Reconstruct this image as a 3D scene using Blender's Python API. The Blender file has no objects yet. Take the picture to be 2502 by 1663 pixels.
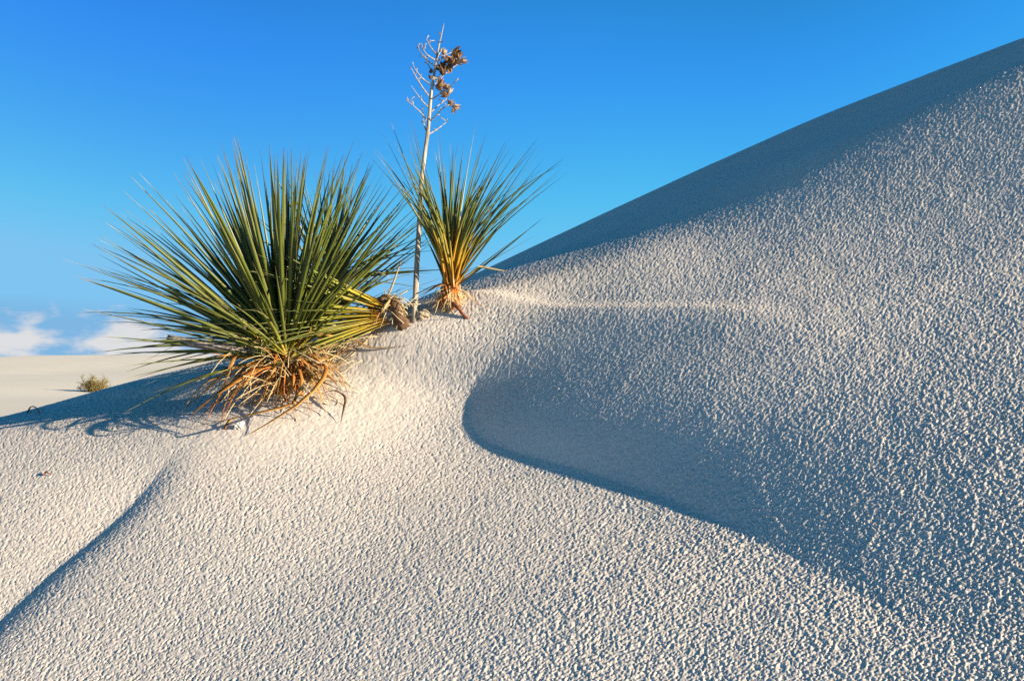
import bpy, bmesh, math, random
import numpy as np
from mathutils import Vector, Matrix

R = math.radians
# ------------------------------------------------------------------ camera, sky, sun, exposure
scene = bpy.context.scene
C = scene.collection
W0, H0, FPX, HOR = 2502.0, 1663.0, 2432.0, 885.0      # photo size, focal length in its pixels, row of the level line
cam_d = bpy.data.cameras.new('camera')
cam = bpy.data.objects.new('camera', cam_d)
C.objects.link(cam)
cam.location = (0, 0, 0)
cam.rotation_euler = (R(90), 0, 0)
cam_d.sensor_width = 36.0
cam_d.lens = 36.0 * FPX / W0
cam_d.shift_y = (HOR - H0 / 2) / W0
cam_d.clip_start = 0.05
cam_d.clip_end = 20000
scene.camera = cam

SUN_AZ = R(-25)          # from +X (right) towards +Y; negative = a little behind the camera
SUN_EL = R(15.5)
sv = Vector((math.cos(SUN_EL) * math.cos(SUN_AZ), math.cos(SUN_EL) * math.sin(SUN_AZ), math.sin(SUN_EL)))
sun_d = bpy.data.lights.new('sun', 'SUN')
sun = bpy.data.objects.new('sun', sun_d)
C.objects.link(sun)
sun_d.energy = 5.0
sun_d.angle = R(0.5)
sun_d.color = (1.0, 0.84, 0.60)
sun.rotation_euler = sv.to_track_quat('Z', 'Y').to_euler()
sun.location = sv * 30

world = bpy.data.worlds.new('World')
scene.world = world
world.use_nodes = True
nt = world.node_tree
nt.nodes.clear()


def N(t, kind, **kw):
    n = t.nodes.new(kind)
    for k, v in kw.items():
        if k == 'inp':
            for kk, vv in v.items():
                n.inputs[kk].default_value = vv
        else:
            setattr(n, k, v)
    return n


def mth(t, op, a, b=None, c=None, clamp=False):
    n = t.nodes.new('ShaderNodeMath')
    n.operation = op
    n.use_clamp = clamp
    for i, q in enumerate((a, b, c)):
        if q is None:
            continue
        if isinstance(q, (int, float)):
            n.inputs[i].default_value = q
        else:
            t.links.new(q, n.inputs[i])
    return n.outputs[0]


def ramp(t, fac, stops, interp='LINEAR'):
    n = t.nodes.new('ShaderNodeValToRGB')
    n.color_ramp.interpolation = interp
    el = n.color_ramp.elements
    while len(el) < len(stops):
        el.new(0.5)
    for e, (p, c) in zip(el, stops):
        e.position = p
        e.color = (c[0], c[1], c[2], 1) if hasattr(c, '__len__') else (c, c, c, 1)
    t.links.new(fac, n.inputs[0])
    return n.outputs[0]


def mixc(t, fac, a, b, mode='MIX'):
    n = t.nodes.new('ShaderNodeMix')
    n.data_type = 'RGBA'
    n.blend_type = mode
    for s, q in ((n.inputs[0], fac), (n.inputs[6], a), (n.inputs[7], b)):
        if isinstance(q, (int, float)):
            s.default_value = q
        elif isinstance(q, tuple):
            s.default_value = (q[0], q[1], q[2], 1)
        else:
            t.links.new(q, s)
    return n.outputs[2]


sky = N(nt, 'ShaderNodeTexSky', sky_type='NISHITA', sun_disc=False, sun_elevation=SUN_EL,
        sun_rotation=math.pi / 2 - SUN_AZ, altitude=1200, air_density=1.0, dust_density=0.25, ozone_density=1.6)
SKY_STRENGTH = 0.10
tc = N(nt, 'ShaderNodeTexCoord')
sep = N(nt, 'ShaderNodeSeparateXYZ')
nt.links.new(tc.outputs['Generated'], sep.inputs[0])
# clear desert air: deepen the sky colour channel by channel, the same law over the whole dome
EXPO = 1.4
ks = 1.0 / (0.10 * 2 ** EXPO)
srgb = N(nt, 'ShaderNodeSeparateColor')
nt.links.new(sky.outputs[0], srgb.inputs[0])
comb = N(nt, 'ShaderNodeCombineColor')
hz = mth(nt, 'ADD', mth(nt, 'MULTIPLY', sep.outputs[0], math.cos(SUN_AZ)), mth(nt, 'MULTIPLY', sep.outputs[1], math.sin(SUN_AZ)))
sunny = ramp(nt, mth(nt, 'MULTIPLY_ADD', hz, 0.5, 0.5), [(0.13, 0.0), (0.38, 0.5), (0.62, 1.0)], 'EASE')
lowsky = mth(nt, 'SUBTRACT', 1.0, mth(nt, 'POWER', mth(nt, 'MAXIMUM', sep.outputs[2], 0.0), 1.5), None, True)
glow = mth(nt, 'MULTIPLY_ADD', mth(nt, 'MULTIPLY', sunny, lowsky), 1.05, 1.0)
for i, (pw, k, top) in enumerate(((1.9, 0.0145, 0.215), (1.15, 0.088, 0.55), (1.9, 0.058, 0.88))):
    q = mth(nt, 'MULTIPLY', mth(nt, 'MULTIPLY', mth(nt, 'POWER', srgb.outputs[i], pw), k * ks), glow)
    nt.links.new(mth(nt, 'SMOOTH_MIN', q, top * ks, 0.25 * top * ks), comb.inputs[i])
tint = comb.outputs[0]

# low clouds along the horizon
mp = N(nt, 'ShaderNodeMapping')
nt.links.new(tc.outputs['Generated'], mp.inputs[0])
mp.inputs['Scale'].default_value = (17, 17, 40)
mp.inputs['Location'].default_value = (3.1, 1.7, 0.4)
nz = N(nt, 'ShaderNodeTexNoise', inp={'Scale': 1.0, 'Detail': 7.0, 'Roughness': 0.52, 'Distortion': 0.15})
nt.links.new(mp.outputs[0], nz.inputs['Vector'])
el = sep.outputs[2]
puff = mth(nt, 'SUBTRACT', nz.outputs[0], ramp(nt, mth(nt, 'MULTIPLY', el, 10.0), [(0.0, 0.38), (0.15, 0.41), (0.3, 0.44), (0.45, 0.49), (0.56, 0.62), (0.7, 1.0)]))
puffm = ramp(nt, mth(nt, 'MULTIPLY', puff, 6.0, clamp=True), [(0.0, 0.0), (0.5, 0.7), (1.0, 1.0)])
# thin grey-blue veil in the cloud belt
mp2 = N(nt, 'ShaderNodeMapping')
nt.links.new(tc.outputs['Generated'], mp2.inputs[0])
mp2.inputs['Scale'].default_value = (4, 4, 30)
nz2 = N(nt, 'ShaderNodeTexNoise', inp={'Scale': 1.0, 'Detail': 4.0, 'Roughness': 0.5})
nt.links.new(mp2.outputs[0], nz2.inputs['Vector'])
veil_h = mth(nt, 'ADD', el, mth(nt, 'MULTIPLY', mth(nt, 'SUBTRACT', nz2.outputs[0], 0.5), 0.03))
veil = ramp(nt, mth(nt, 'MULTIPLY', veil_h, 10.0), [(0.0, 0.85), (0.40, 0.8), (0.58, 0.0)])
c1 = mixc(nt, veil, tint, (0.80, 1.72, 2.80))
cloudc = mixc(nt, ramp(nt, mth(nt, 'MULTIPLY', puff, 7.0, clamp=True), [(0.0, 0.0), (1.0, 1.0)]), (1.45, 2.05, 2.85), (2.75, 2.78, 2.85))
c2 = mixc(nt, puffm, c1, cloudc)
bg = N(nt, 'ShaderNodeBackground')
nt.links.new(c2, bg.inputs[0])
bg.inputs[1].default_value = SKY_STRENGTH
wo = N(nt, 'ShaderNodeOutputWorld')
nt.links.new(bg.outputs[0], wo.inputs[0])

scene.view_settings.view_transform = 'Standard'
scene.view_settings.look = 'None'
scene.view_settings.exposure = EXPO
scene.view_settings.gamma = 1.0
scene.view_settings.use_curve_mapping = False
scene.render.engine = 'CYCLES'
scene.cycles.max_bounces = 6
scene.cycles.diffuse_bounces = 4
scene.cycles.use_denoising = False

# ------------------------------------------------------------------ helpers


def hash2(ix, iy, seed):
    h = (ix.astype(np.int64) * 374761393 + iy.astype(np.int64) * 668265263 + seed * 1274126177) & 0xFFFFFFFF
    h = ((h ^ (h >> 13)) * 1274126177) & 0xFFFFFFFF
    h = h ^ (h >> 16)
    return (h & 0xFFFFFF).astype(np.float64) / 16777216.0


def vnoise(x, y, seed):
    ix, iy = np.floor(x), np.floor(y)
    fx, fy = x - ix, y - iy
    fx = fx * fx * (3 - 2 * fx)
    fy = fy * fy * (3 - 2 * fy)
    a, b = hash2(ix, iy, seed), hash2(ix + 1, iy, seed)
    c, d = hash2(ix, iy + 1, seed), hash2(ix + 1, iy + 1, seed)
    return (a + (b - a) * fx) * (1 - fy) + (c + (d - c) * fx) * fy - 0.5


def domes(x, y, seed):
    """rounded lumps, one per cell at a jittered spot with its own size"""
    ix, iy = np.floor(x), np.floor(y)
    out = np.zeros_like(x)
    for dx in (-1, 0, 1):
        for dy in (-1, 0, 1):
            cx, cy = ix + dx, iy + dy
            px = cx + 0.5 + (hash2(cx, cy, seed) - 0.5) * 0.9
            py = cy + 0.5 + (hash2(cx, cy, seed + 7) - 0.5) * 0.9
            r = 0.35 + 0.5 * hash2(cx, cy, seed + 13)
            q = 1 - ((x - px) ** 2 + (y - py) ** 2) / (r * r)
            out = np.maximum(out, np.sqrt(np.maximum(q, 0)) * r)
    return out


def hash3(ix, iy, iz, seed):
    h = (ix * 374761393 + iy * 668265263 + iz * 2147483647 + seed * 1274126177) & 0xFFFFFFFF
    h = ((h ^ (h >> 13)) * 1274126177) & 0xFFFFFFFF
    return h ^ (h >> 16)


def vnoise3(x, y, z, seed):
    ix, iy, iz = np.floor(x), np.floor(y), np.floor(z)
    fx, fy, fz = x - ix, y - iy, z - iz
    ix, iy, iz = ix.astype(np.int64), iy.astype(np.int64), iz.astype(np.int64)
    fx, fy, fz = [f * f * (3 - 2 * f) for f in (fx, fy, fz)]
    o = 0
    for a in (0, 1):
        for b in (0, 1):
            for c in (0, 1):
                w = (fx if a else 1 - fx) * (fy if b else 1 - fy) * (fz if c else 1 - fz)
                o = o + w * ((hash3(ix + a, iy + b, iz + c, seed) & 0xFFFF) / 65536.0)
    return o - 0.5


def domes3(x, y, z, seed):
    """rounded lumps scattered in space and met by the surface"""
    fx, fy, fz = np.floor(x), np.floor(y), np.floor(z)
    ix, iy, iz = fx.astype(np.int64), fy.astype(np.int64), fz.astype(np.int64)
    fx, fy, fz = (x - fx).astype(np.float32), (y - fy).astype(np.float32), (z - fz).astype(np.float32)
    out = np.zeros(x.shape, np.float32)
    for a in (-1, 0, 1):
        for b in (-1, 0, 1):
            for c in (-1, 0, 1):
                h = hash3(ix + a, iy + b, iz + c, seed)
                jx = (h & 255).astype(np.float32) * (0.8 / 255) + (0.1 + a)
                jy = ((h >> 8) & 255).astype(np.float32) * (0.8 / 255) + (0.1 + b)
                jz = ((h >> 16) & 255).astype(np.float32) * (0.8 / 255) + (0.1 + c)
                r = 0.40 + ((h >> 24) & 255).astype(np.float32) * (0.42 / 255)
                q = 1 - ((fx - jx) ** 2 + (fy - jy) ** 2 + (fz - jz) ** 2) / (r * r)
                out = np.maximum(out, np.sqrt(np.maximum(q, 0)) * r)
    return out


def sstep(a, b, x):
    t = np.clip((x - a) / (b - a), 0, 1)
    return t * t * (3 - 2 * t)


# ------------------------------------------------------------------ shape of the near dune
EYE, QY = 1.43, 0.40
_xs = np.linspace(-14, 14, 2801)
_sl = np.interp(_xs, [-14, -4, -1.0, -0.3, 0.0, 0.4, 0.8, 1.2, 3.4, 4.6, 6.0, 14], [0.0, 0.08, 0.10, 0.13, 0.19, 0.28, 0.335, 0.355, 0.39, 0.15, -0.1, -0.25])
_k = np.hanning(41)
_sl = np.convolve(np.pad(_sl, 20, mode='edge'), _k / _k.sum(), mode='valid')
_px = np.concatenate([[0], np.cumsum((_sl[1:] + _sl[:-1]) / 2 * np.diff(_xs))])
_px -= np.interp(0, _xs, _px)


CA, SA = math.cos(SUN_AZ), math.sin(SUN_AZ)


def smooth_line(qn, qs, n=240, pad=0.15):
    o = np.argsort(qn)
    qn, qs = np.asarray(qn, float)[o], np.asarray(qs, float)[o]
    t = np.linspace(qn[0] - pad, qn[-1] + pad, n)
    v = np.interp(t, qn, qs)
    k = np.hanning(31)
    return t, np.convolve(np.pad(v, 15, mode='edge'), k / k.sum(), mode='valid')


def fold_field(x, y, pts):
    """offset towards the sun from a fold line, and how deep the fold is there"""
    p = np.array([q[:2] for q in pts])
    k = np.array([q[2] for q in pts])
    pn, ps_ = p[:, 0] * -SA + p[:, 1] * CA, p[:, 0] * CA + p[:, 1] * SA
    n, s = x * -SA + y * CA, x * CA + y * SA
    tn, ts = smooth_line(pn, ps_)
    _, tk = smooth_line(pn, k)
    return s - np.interp(n, tn, ts), np.interp(n, tn, tk)


def valley(x, y, pts, amp, lo, hi, exr=1.0, exl=1.5, soft=0.012):
    """a fold: the sand drops towards the line from the sun side and picks up past it"""
    d, k = fold_field(x, y, pts)
    a = np.sqrt(d * d + soft * soft)
    return -amp * k * np.where(d > 0, np.exp(-(a / lo) ** exr), np.exp(-(soft / lo) ** exr) * np.exp((soft / hi) ** exl - (a / hi) ** exl))


_cu = (np.array([-900, 0, 120, 250, 400, 520, 640, 760, 860, 980, 1118, 1400, 1699, 1999, 2299, 2502, 3300]) - W0 / 2) / FPX
_cv = (HOR - np.array([1190, 1018, 989, 950, 912, 884, 850, 818, 785, 742, 689, 556, 418, 285, 168, 92, -190])) / FPX
_yc = np.full(len(_cu), 4.5)
for _ in range(60):
    _yc = 0.5 * _yc + 0.5 * np.clip(EYE / (QY + np.interp(_cu * _yc, _xs, _px) / _yc - _cv), 2.8, 7.5)


_yu = np.linspace(-0.9, 0.9, 361)
_yy0 = np.interp(_yu, _cu, _yc)
_kq = np.hanning(41) / np.hanning(41).sum()
_yc = np.convolve(np.pad(_yy0, 20, mode='edge'), _kq, mode='valid')


def broad_h(x, y):
    z = np.interp(x, _xs, _px) + QY * y - EYE
    y0 = np.interp(x / np.maximum(y, 1.0), _yu, _yc) - 0.15
    r = np.maximum(0, y - y0)
    return z - np.where(r > 1.1, 0.35 * (1.1 ** 2) + 0.77 * (r - 1.1), 0.35 * r * r)


# a smooth swell added to the broad shape so that each stretch leans as it should (least squares, cubic B-splines)
GX0, GY0, GS, GN, GM = -2.6, 0.6, 0.3, 27, 27


def bw(t, d=0):
    if d == 0:
        return [(1 - t) ** 3 / 6, (3 * t ** 3 - 6 * t ** 2 + 4) / 6, (-3 * t ** 3 + 3 * t ** 2 + 3 * t + 1) / 6, t ** 3 / 6]
    return [-(1 - t) ** 2 / 2, (9 * t ** 2 - 12 * t) / 6, (-9 * t ** 2 + 6 * t + 3) / 6, t ** 2 / 2]


def brows(x, y, dx=0, dy=0):
    fx, fy = (x - GX0) / GS, (y - GY0) / GS
    ix = np.clip(np.floor(fx).astype(int), 0, GN - 4)
    iy = np.clip(np.floor(fy).astype(int), 0, GM - 4)
    wx, wy = bw(np.clip(fx - ix, 0, 1), dx), bw(np.clip(fy - iy, 0, 1), dy)
    k = 1.0 / GS ** (dx + dy)
    return ix, iy, wx, wy, k


def bmat(x, y, dx=0, dy=0):
    ix, iy, wx, wy, k = brows(x, y, dx, dy)
    A = np.zeros((len(x), GN * GM))
    r = np.arange(len(x))
    for i in range(4):
        for j in range(4):
            A[r, (ix + i) * GM + iy + j] += wx[i] * wy[j] * k
    return A


def beval(cf, x, y):
    ix, iy, wx, wy, k = brows(x, y)
    o = np.zeros(np.shape(x))
    for i in range(4):
        for j in range(4):
            o += cf[(ix + i) * GM + iy + j] * wx[i] * wy[j]
    return o


#@@COEF@@
# spline heights in tenths of a millimetre, one row per 0.3 m of width
_cf = np.array((
    '306 413 519 617 695 731 700 579 355 40 -332 -710 -1072 -1390 -1625 -1756 -1789 -1741 -1631 -1477 -1293 -1091 -880 -664 -447 -230 -13 '
    '426 514 602 689 768 832 862 834 716 476 78 -469 -989 -1364 -1591 -1700 -1719 -1668 -1562 -1416 -1244 -1055 -858 -657 -454 -252 -49 '
    '547 619 691 766 845 929 1010 1067 1050 898 519 -233 -917 -1313 -1528 -1629 -1644 -1593 -1492 -1355 -1195 -1020 -837 -650 -462 -274 -85 '
    '669 730 793 860 934 1024 1134 1255 1332 1243 843 -27 -773 -1172 -1410 -1530 -1555 -1511 -1418 -1293 -1145 -985 -816 -644 -470 -295 -120 '
    '789 851 914 979 1050 1134 1244 1395 1557 1527 1044 228 -421 -914 -1241 -1400 -1444 -1415 -1338 -1228 -1096 -951 -797 -639 -478 -316 -153 '
    '904 980 1054 1129 1206 1288 1393 1540 1743 1807 1402 740 -4 -656 -1048 -1227 -1301 -1302 -1249 -1159 -1046 -918 -780 -635 -485 -335 -183 '
    '1007 1111 1212 1310 1407 1517 1655 1844 1953 1973 1685 1051 221 -443 -803 -1003 -1135 -1174 -1149 -1086 -997 -887 -763 -630 -492 -351 -209 '
    '1088 1237 1381 1516 1641 1770 1916 2093 2187 2250 2123 1574 768 46 -382 -789 -968 -1027 -1038 -1011 -947 -856 -746 -624 -495 -363 -230 '
    '1140 1346 1547 1734 1891 2013 2142 2274 2412 2674 2839 2326 1322 218 -503 -762 -766 -861 -929 -937 -897 -822 -726 -614 -494 -370 -244 '
    '1157 1424 1685 1934 2159 2308 2460 2532 2785 3254 3563 3031 2140 989 220 -425 -527 -734 -836 -863 -841 -784 -701 -600 -488 -371 -253 '
    '1134 1458 1775 2070 2324 2533 2635 2780 3242 3644 3817 3272 2568 1736 1165 173 -340 -621 -731 -778 -780 -740 -669 -578 -475 -367 -256 '
    '1071 1435 1798 2140 2380 2531 2863 3215 3607 4027 4098 3411 3002 2358 1516 819 76 -390 -579 -684 -713 -687 -629 -549 -457 -357 -255 '
    '967 1352 1728 2077 2386 2634 2992 3352 3588 4002 4231 3977 3485 2611 1891 1154 496 -178 -446 -591 -634 -622 -578 -512 -432 -344 -254 '
    '824 1217 1600 1958 2273 2613 2966 3330 3707 4309 4857 4420 3634 2808 2110 1393 818 64 -390 -494 -538 -546 -520 -469 -402 -331 -258 '
    '649 1048 1441 1824 2204 2607 2963 3239 3832 4639 5329 4632 3766 2984 2282 1636 1007 338 -294 -366 -442 -472 -458 -418 -370 -321 -274 '
    '455 867 1279 1693 2113 2528 2912 3342 4203 5144 5553 4816 3890 3134 2467 1841 1182 579 -155 -293 -382 -405 -390 -363 -340 -323 -311 '
    '261 692 1125 1566 2017 2483 3002 3668 4541 5307 5525 5000 4013 3321 2665 2017 1370 791 -45 -281 -342 -334 -316 -311 -323 -346 -373 '
    '85 534 988 1454 1942 2477 3094 3810 4542 5098 5277 5000 4247 3516 2853 2213 1552 978 17 -244 -262 -243 -248 -283 -338 -399 -462 '
    '-59 405 875 1361 1880 2450 3078 3728 4311 4728 4906 4810 4421 3781 3076 2412 1706 1196 -7 -105 -128 -154 -217 -306 -400 -489 -575 '
    '-159 310 786 1279 1802 2359 2934 3483 3948 4283 4460 4459 4258 3849 3294 2641 1953 1328 -109 -224 -82 -141 -274 -408 -521 -616 -704 '
    '-214 247 713 1192 1689 2196 2691 3142 3517 3796 3964 4008 3910 3658 3271 2787 2150 1279 77 -554 -237 -323 -476 -605 -701 -777 -846 '
    '-223 211 647 1090 1536 1974 2385 2750 3053 3284 3435 3494 3448 3282 2989 2558 1965 1226 225 -783 -728 -769 -829 -884 -930 -968 -1004 '
    '-195 194 582 970 1350 1712 2044 2334 2574 2759 2883 2935 2903 2768 2506 2093 1505 725 -253 -1122 -1327 -1303 -1249 -1215 -1198 -1190 -1185 '
    '-140 188 514 835 1143 1429 1687 1909 2090 2228 2315 2343 2296 2155 1892 1482 908 182 -608 -1266 -1626 -1693 -1635 -1557 -1492 -1442 -1399 '
    '-69 189 443 690 923 1136 1324 1482 1606 1693 1736 1724 1644 1478 1204 807 291 -309 -910 -1417 -1771 -1924 -1931 -1871 -1794 -1719 -1648 '
    '11 192 370 540 698 839 959 1055 1123 1157 1149 1089 966 768 486 123 -306 -763 -1203 -1588 -1891 -2081 -2156 -2146 -2088 -2009 -1925 '
    '93 195 295 389 472 541 595 630 640 620 559 448 277 46 -238 -558 -887 -1203 -1497 -1769 -2016 -2219 -2352 -2400 -2376 -2304 -2215 '
).split(), float) / 1e4
#@@END@@


def plane_pt(px, py, drop=0.0):
    """spot on the broad dune slope behind a photo pixel (design aid for the folds)"""
    u, v = (px - W0 / 2) / FPX, (HOR - py) / FPX
    ys = np.linspace(0.9, 8.0, 3000)
    d = broad_h(u * ys, ys) + beval(_cf, u * ys, ys) - drop - v * ys
    y = float(ys[int(np.argmax(d > 0))]) if (d > 0).any() else float(ys[int(np.argmax(d / ys))])
    return (u * y, y)


# photo column, row, drop of the ground there, depth of the fold
FOLD_A = [plane_pt(*p[:3]) + (p[3],) for p in ((1290, 800, 0.0, 0.0), (1215, 868, 0.02, 0.12), (1165, 925, 0.08, 0.65), (1140, 985, 0.12, 1.0), (1141, 1062, 0.12, 1.0), (1198, 1104, 0.12, 1.0), (1309, 1144, 0.12, 1.0), (1401, 1163, 0.12, 1.0), (1509, 1208, 0.12, 1.0), (1610, 1238, 0.11, 0.88), (1741, 1285, 0.08, 0.78), (1870, 1345, 0.06, 0.60), (2020, 1420, 0.04, 0.40), (2200, 1500, 0.01, 0.15), (2400, 1580, 0.0, 0.0))]
FOLD_B = [plane_pt(*p[:3]) + (p[3],) for p in ((520, 1020, 0.0, 0.0), (450, 1090, 0.0, 0.06), (400, 1140, 0.012, 0.35), (345, 1215, 0.027, 0.85), (300, 1268, 0.035, 1.0), (225, 1336, 0.035, 1.0), (130, 1410, 0.035, 1.0), (0, 1530, 0.035, 1.0), (-140, 1660, 0.035, 1.0))]
CREASE = [plane_pt(*p) for p in ((1060, 764), (1250, 770), (1450, 772), (1700, 776), (1950, 784))]
MOUND = plane_pt(730, 960)
MOUND2 = plane_pt(1090, 755)


def raw_h(x, y):
    z = broad_h(x, y) + beval(_cf, x, y)
    # folds
    z = z + valley(x, y, FOLD_A, 0.100, 0.27, 1.0)
    z = z + valley(x, y, FOLD_B, 0.036, 0.055, 0.22, 1.0, 1.3, 0.016)
    cx, cy = [q[0] for q in CREASE], [q[1] for q in CREASE]
    dc = y - np.interp(x, cx, cy)
    z = z + 0.017 * np.interp(x, cx, [0.6, 1.0, 1.0, 0.85, 0.2]) * np.where(x < cx[0], np.exp(-((x - cx[0]) / 0.2) ** 2), 1) * np.exp(-(dc / np.where(dc > 0, 0.05, 0.10)) ** 2)
    # mounds the yuccas hold
    z = z + 0.055 * np.exp(-(((x - MOUND[0] - 0.05) / 0.36) ** 2 + ((y - MOUND[1]) / 0.25) ** 2))
    z = z + 0.05 * np.exp(-(((x - MOUND2[0]) / 0.45) ** 2 + ((y - MOUND2[1] + 0.12) / 0.16) ** 2))
    # low swells
    return z + (0.02 * vnoise(x * 1.3 + 5.2, y * 1.1 + 3.1, 3) + 0.008 * vnoise(x * 3.1, y * 2.7, 4)) * (1 - 0.75 * sstep(3.0, 3.8, y))


_us = np.linspace(-1.2, 1.0, 221)
_ys = np.linspace(2.6, 8.0, 400)
_uu, _yy = np.meshgrid(_us, _ys, indexing='ij')
_m = raw_h(_uu * _yy, _yy) / _yy
_yr = _ys[_m.argmax(axis=1)]
_corr = np.interp(_us, _cu, _cv) - _m.max(axis=1)
_yr = np.convolve(np.pad(_yr, 12, mode='edge'), np.ones(25) / 25, mode='valid')
_k2 = np.hanning(15)
_corr = np.convolve(np.pad(_corr, 7, mode='edge'), _k2 / _k2.sum(), mode='valid')


def base_h(x, y):
    x, y = np.asarray(x, float), np.asarray(y, float)
    u = x / np.maximum(y, 0.8)
    w = sstep(-0.9, -0.1, y - np.interp(u, _us, _yr))
    return raw_h(x, y) + np.interp(u, _us, _corr) * np.minimum(y, 8.0) * w


def hit(px, py, lift=0.0):
    """first point of the bare dune seen along a ray"""
    u, v = (px - W0 / 2) / FPX, (HOR - py) / FPX
    ys = np.linspace(1.0, 8.0, 2800)
    d = base_h(u * ys, ys) - v * ys
    i = np.argmax(d > 0)
    y = ys[i] if d[i] > 0 else ys[np.argmax(d)]
    return Vector((u * y, y, float(base_h(u * y, y)) + lift))


def at(px, py, y):
    return Vector(((px - W0 / 2) / FPX * y, y, (HOR - py) / FPX * y))


def gz(x, y):
    return float(base_h(x, y))


# ------------------------------------------------------------------ materials


def new_mat(name):
    m = bpy.data.materials.new(name)
    m.use_nodes = True
    t = m.node_tree
    t.nodes.clear()
    o = t.nodes.new('ShaderNodeOutputMaterial')
    b = t.nodes.new('ShaderNodeBsdfPrincipled')
    t.links.new(b.outputs[0], o.inputs[0])
    return m, t, b


m_sand, t, b = new_mat('gypsum_sand')
g = N(t, 'ShaderNodeNewGeometry')
n1 = N(t, 'ShaderNodeTexNoise', inp={'Scale': 3.0, 'Detail': 5.0, 'Roughness': 0.6})
n2 = N(t, 'ShaderNodeTexNoise', inp={'Scale': 160.0, 'Detail': 4.0, 'Roughness': 0.7})
n3 = N(t, 'ShaderNodeTexNoise', inp={'Scale': 700.0, 'Detail': 3.0, 'Roughness': 0.7})
for q in (n1, n2, n3):
    t.links.new(g.outputs['Position'], q.inputs['Vector'])
ca = ramp(t, n1.outputs[0], [(0.3, (0.575, 0.515, 0.465)), (0.7, (0.625, 0.56, 0.505))])
cb = ramp(t, n2.outputs[0], [(0.3, 0.78), (0.55, 1.0), (0.75, 1.08)])
cc = mixc(t, 1.0, ca, cb, 'MULTIPLY')
t.links.new(cc, b.inputs['Base Color'])
b.inputs['Roughness'].default_value = 0.85
b.inputs['Specular IOR Level'].default_value = 0.25
bp = N(t, 'ShaderNodeBump', inp={'Strength': 0.35, 'Distance': 0.0012})
t.links.new(n3.outputs[0], bp.inputs['Height'])
t.links.new(bp.outputs[0], b.inputs['Normal'])

m_far, t, b = new_mat('smooth_gypsum_sand')
g = N(t, 'ShaderNodeNewGeometry')
n1 = N(t, 'ShaderNodeTexNoise', inp={'Scale': 0.12, 'Detail': 5.0, 'Roughness': 0.55})
n2 = N(t, 'ShaderNodeTexNoise', inp={'Scale': 5.0, 'Detail': 5.0, 'Roughness': 0.65})
for q in (n1, n2):
    t.links.new(g.outputs['Position'], q.inputs['Vector'])
ca = ramp(t, n1.outputs[0], [(0.3, (0.56, 0.51, 0.44)), (0.7, (0.63, 0.58, 0.50))])
t.links.new(ca, b.inputs['Base Color'])
b.inputs['Roughness'].default_value = 0.9
b.inputs['Specular IOR Level'].default_value = 0.2
bp = N(t, 'ShaderNodeBump', inp={'Strength': 0.08, 'Distance': 0.03})
t.links.new(n2.outputs[0], bp.inputs['Height'])
t.links.new(bp.outputs[0], b.inputs['Normal'])

# ------------------------------------------------------------------ terrain meshes


def grid_mesh(name, X, Y, Z, mat, kind='structure'):
    nr, nc = X.shape
    co = np.stack([X, Y, Z], axis=-1).reshape(-1, 3).astype(np.float32)
    i = np.arange(nr * nc).reshape(nr, nc)
    f = np.stack([i[:-1, :-1], i[:-1, 1:], i[1:, 1:], i[1:, :-1]], axis=-1).reshape(-1, 4).astype(np.int32)
    me = bpy.data.meshes.new(name)
    me.vertices.add(len(co))
    me.vertices.foreach_set('co', co.ravel())
    me.loops.add(f.size)
    me.loops.foreach_set('vertex_index', f.ravel())
    me.polygons.add(len(f))
    me.polygons.foreach_set('loop_start', np.arange(0, f.size, 4, dtype=np.int32))
    me.polygons.foreach_set('use_smooth', np.ones(len(f), dtype=bool))
    me.update()
    me.materials.append(mat)
    o = bpy.data.objects.new(name, me)
    C.objects.link(o)
    o['kind'] = kind
    return o


DENS = 1.1
iy = np.linspace(1 / 1.42, 1 / 7.0, int(800 * DENS))
del iy
uc = np.linspace(-0.54, 0.54, int(1140 * DENS))
side = 0.54 + 0.0012 * (1.035 ** np.arange(1, 106) - 1) / 0.035
cols = np.concatenate([-side[::-1], uc, side])
# rows: closer together where the slope is turned towards the viewer, so that the grain is cut equally fine everywhere
NFINE = int(850 * DENS)
uq = np.linspace(cols[0], cols[-1], 241)
yq = 1.24 * (7.2 / 1.24) ** np.linspace(0, 1, 1400)
UQ, YQ = np.meshgrid(uq, yq, indexing='ij')
VQ = base_h(UQ * np.sqrt(YQ * YQ + 0.5), YQ) / YQ
dens = np.abs(np.diff(VQ, axis=1)) + 0.10 * np.diff(-1 / YQ, axis=1) * EYE
kk = np.hanning(25) / np.hanning(25).sum()
dens = np.apply_along_axis(lambda q: np.convolve(np.pad(q, 12, mode='edge'), kk, mode='valid'), 0, dens)
cum = np.concatenate([np.zeros((len(uq), 1)), np.cumsum(dens, axis=1)], axis=1)
cum /= cum[:, -1:]
fine_rows = np.stack([np.interp(np.linspace(0, 1, NFINE), cum[i], yq) for i in range(len(uq))])      # per bearing
fine_rows = np.stack([np.interp(cols, uq, fine_rows[:, j]) for j in range(NFINE)])
near_rows = np.repeat(np.arange(-0.8, 1.24, 0.022)[:, None], len(cols), axis=1)
far_rows = np.repeat((7.2 * (1.018 ** np.arange(1, 50)))[:, None], len(cols), axis=1)
Y = np.concatenate([near_rows, fine_rows, far_rows])
U = np.repeat(cols[None, :], len(Y), axis=0)
X = U * np.sqrt(Y * Y + 0.5)
Z = base_h(X, Y)

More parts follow.
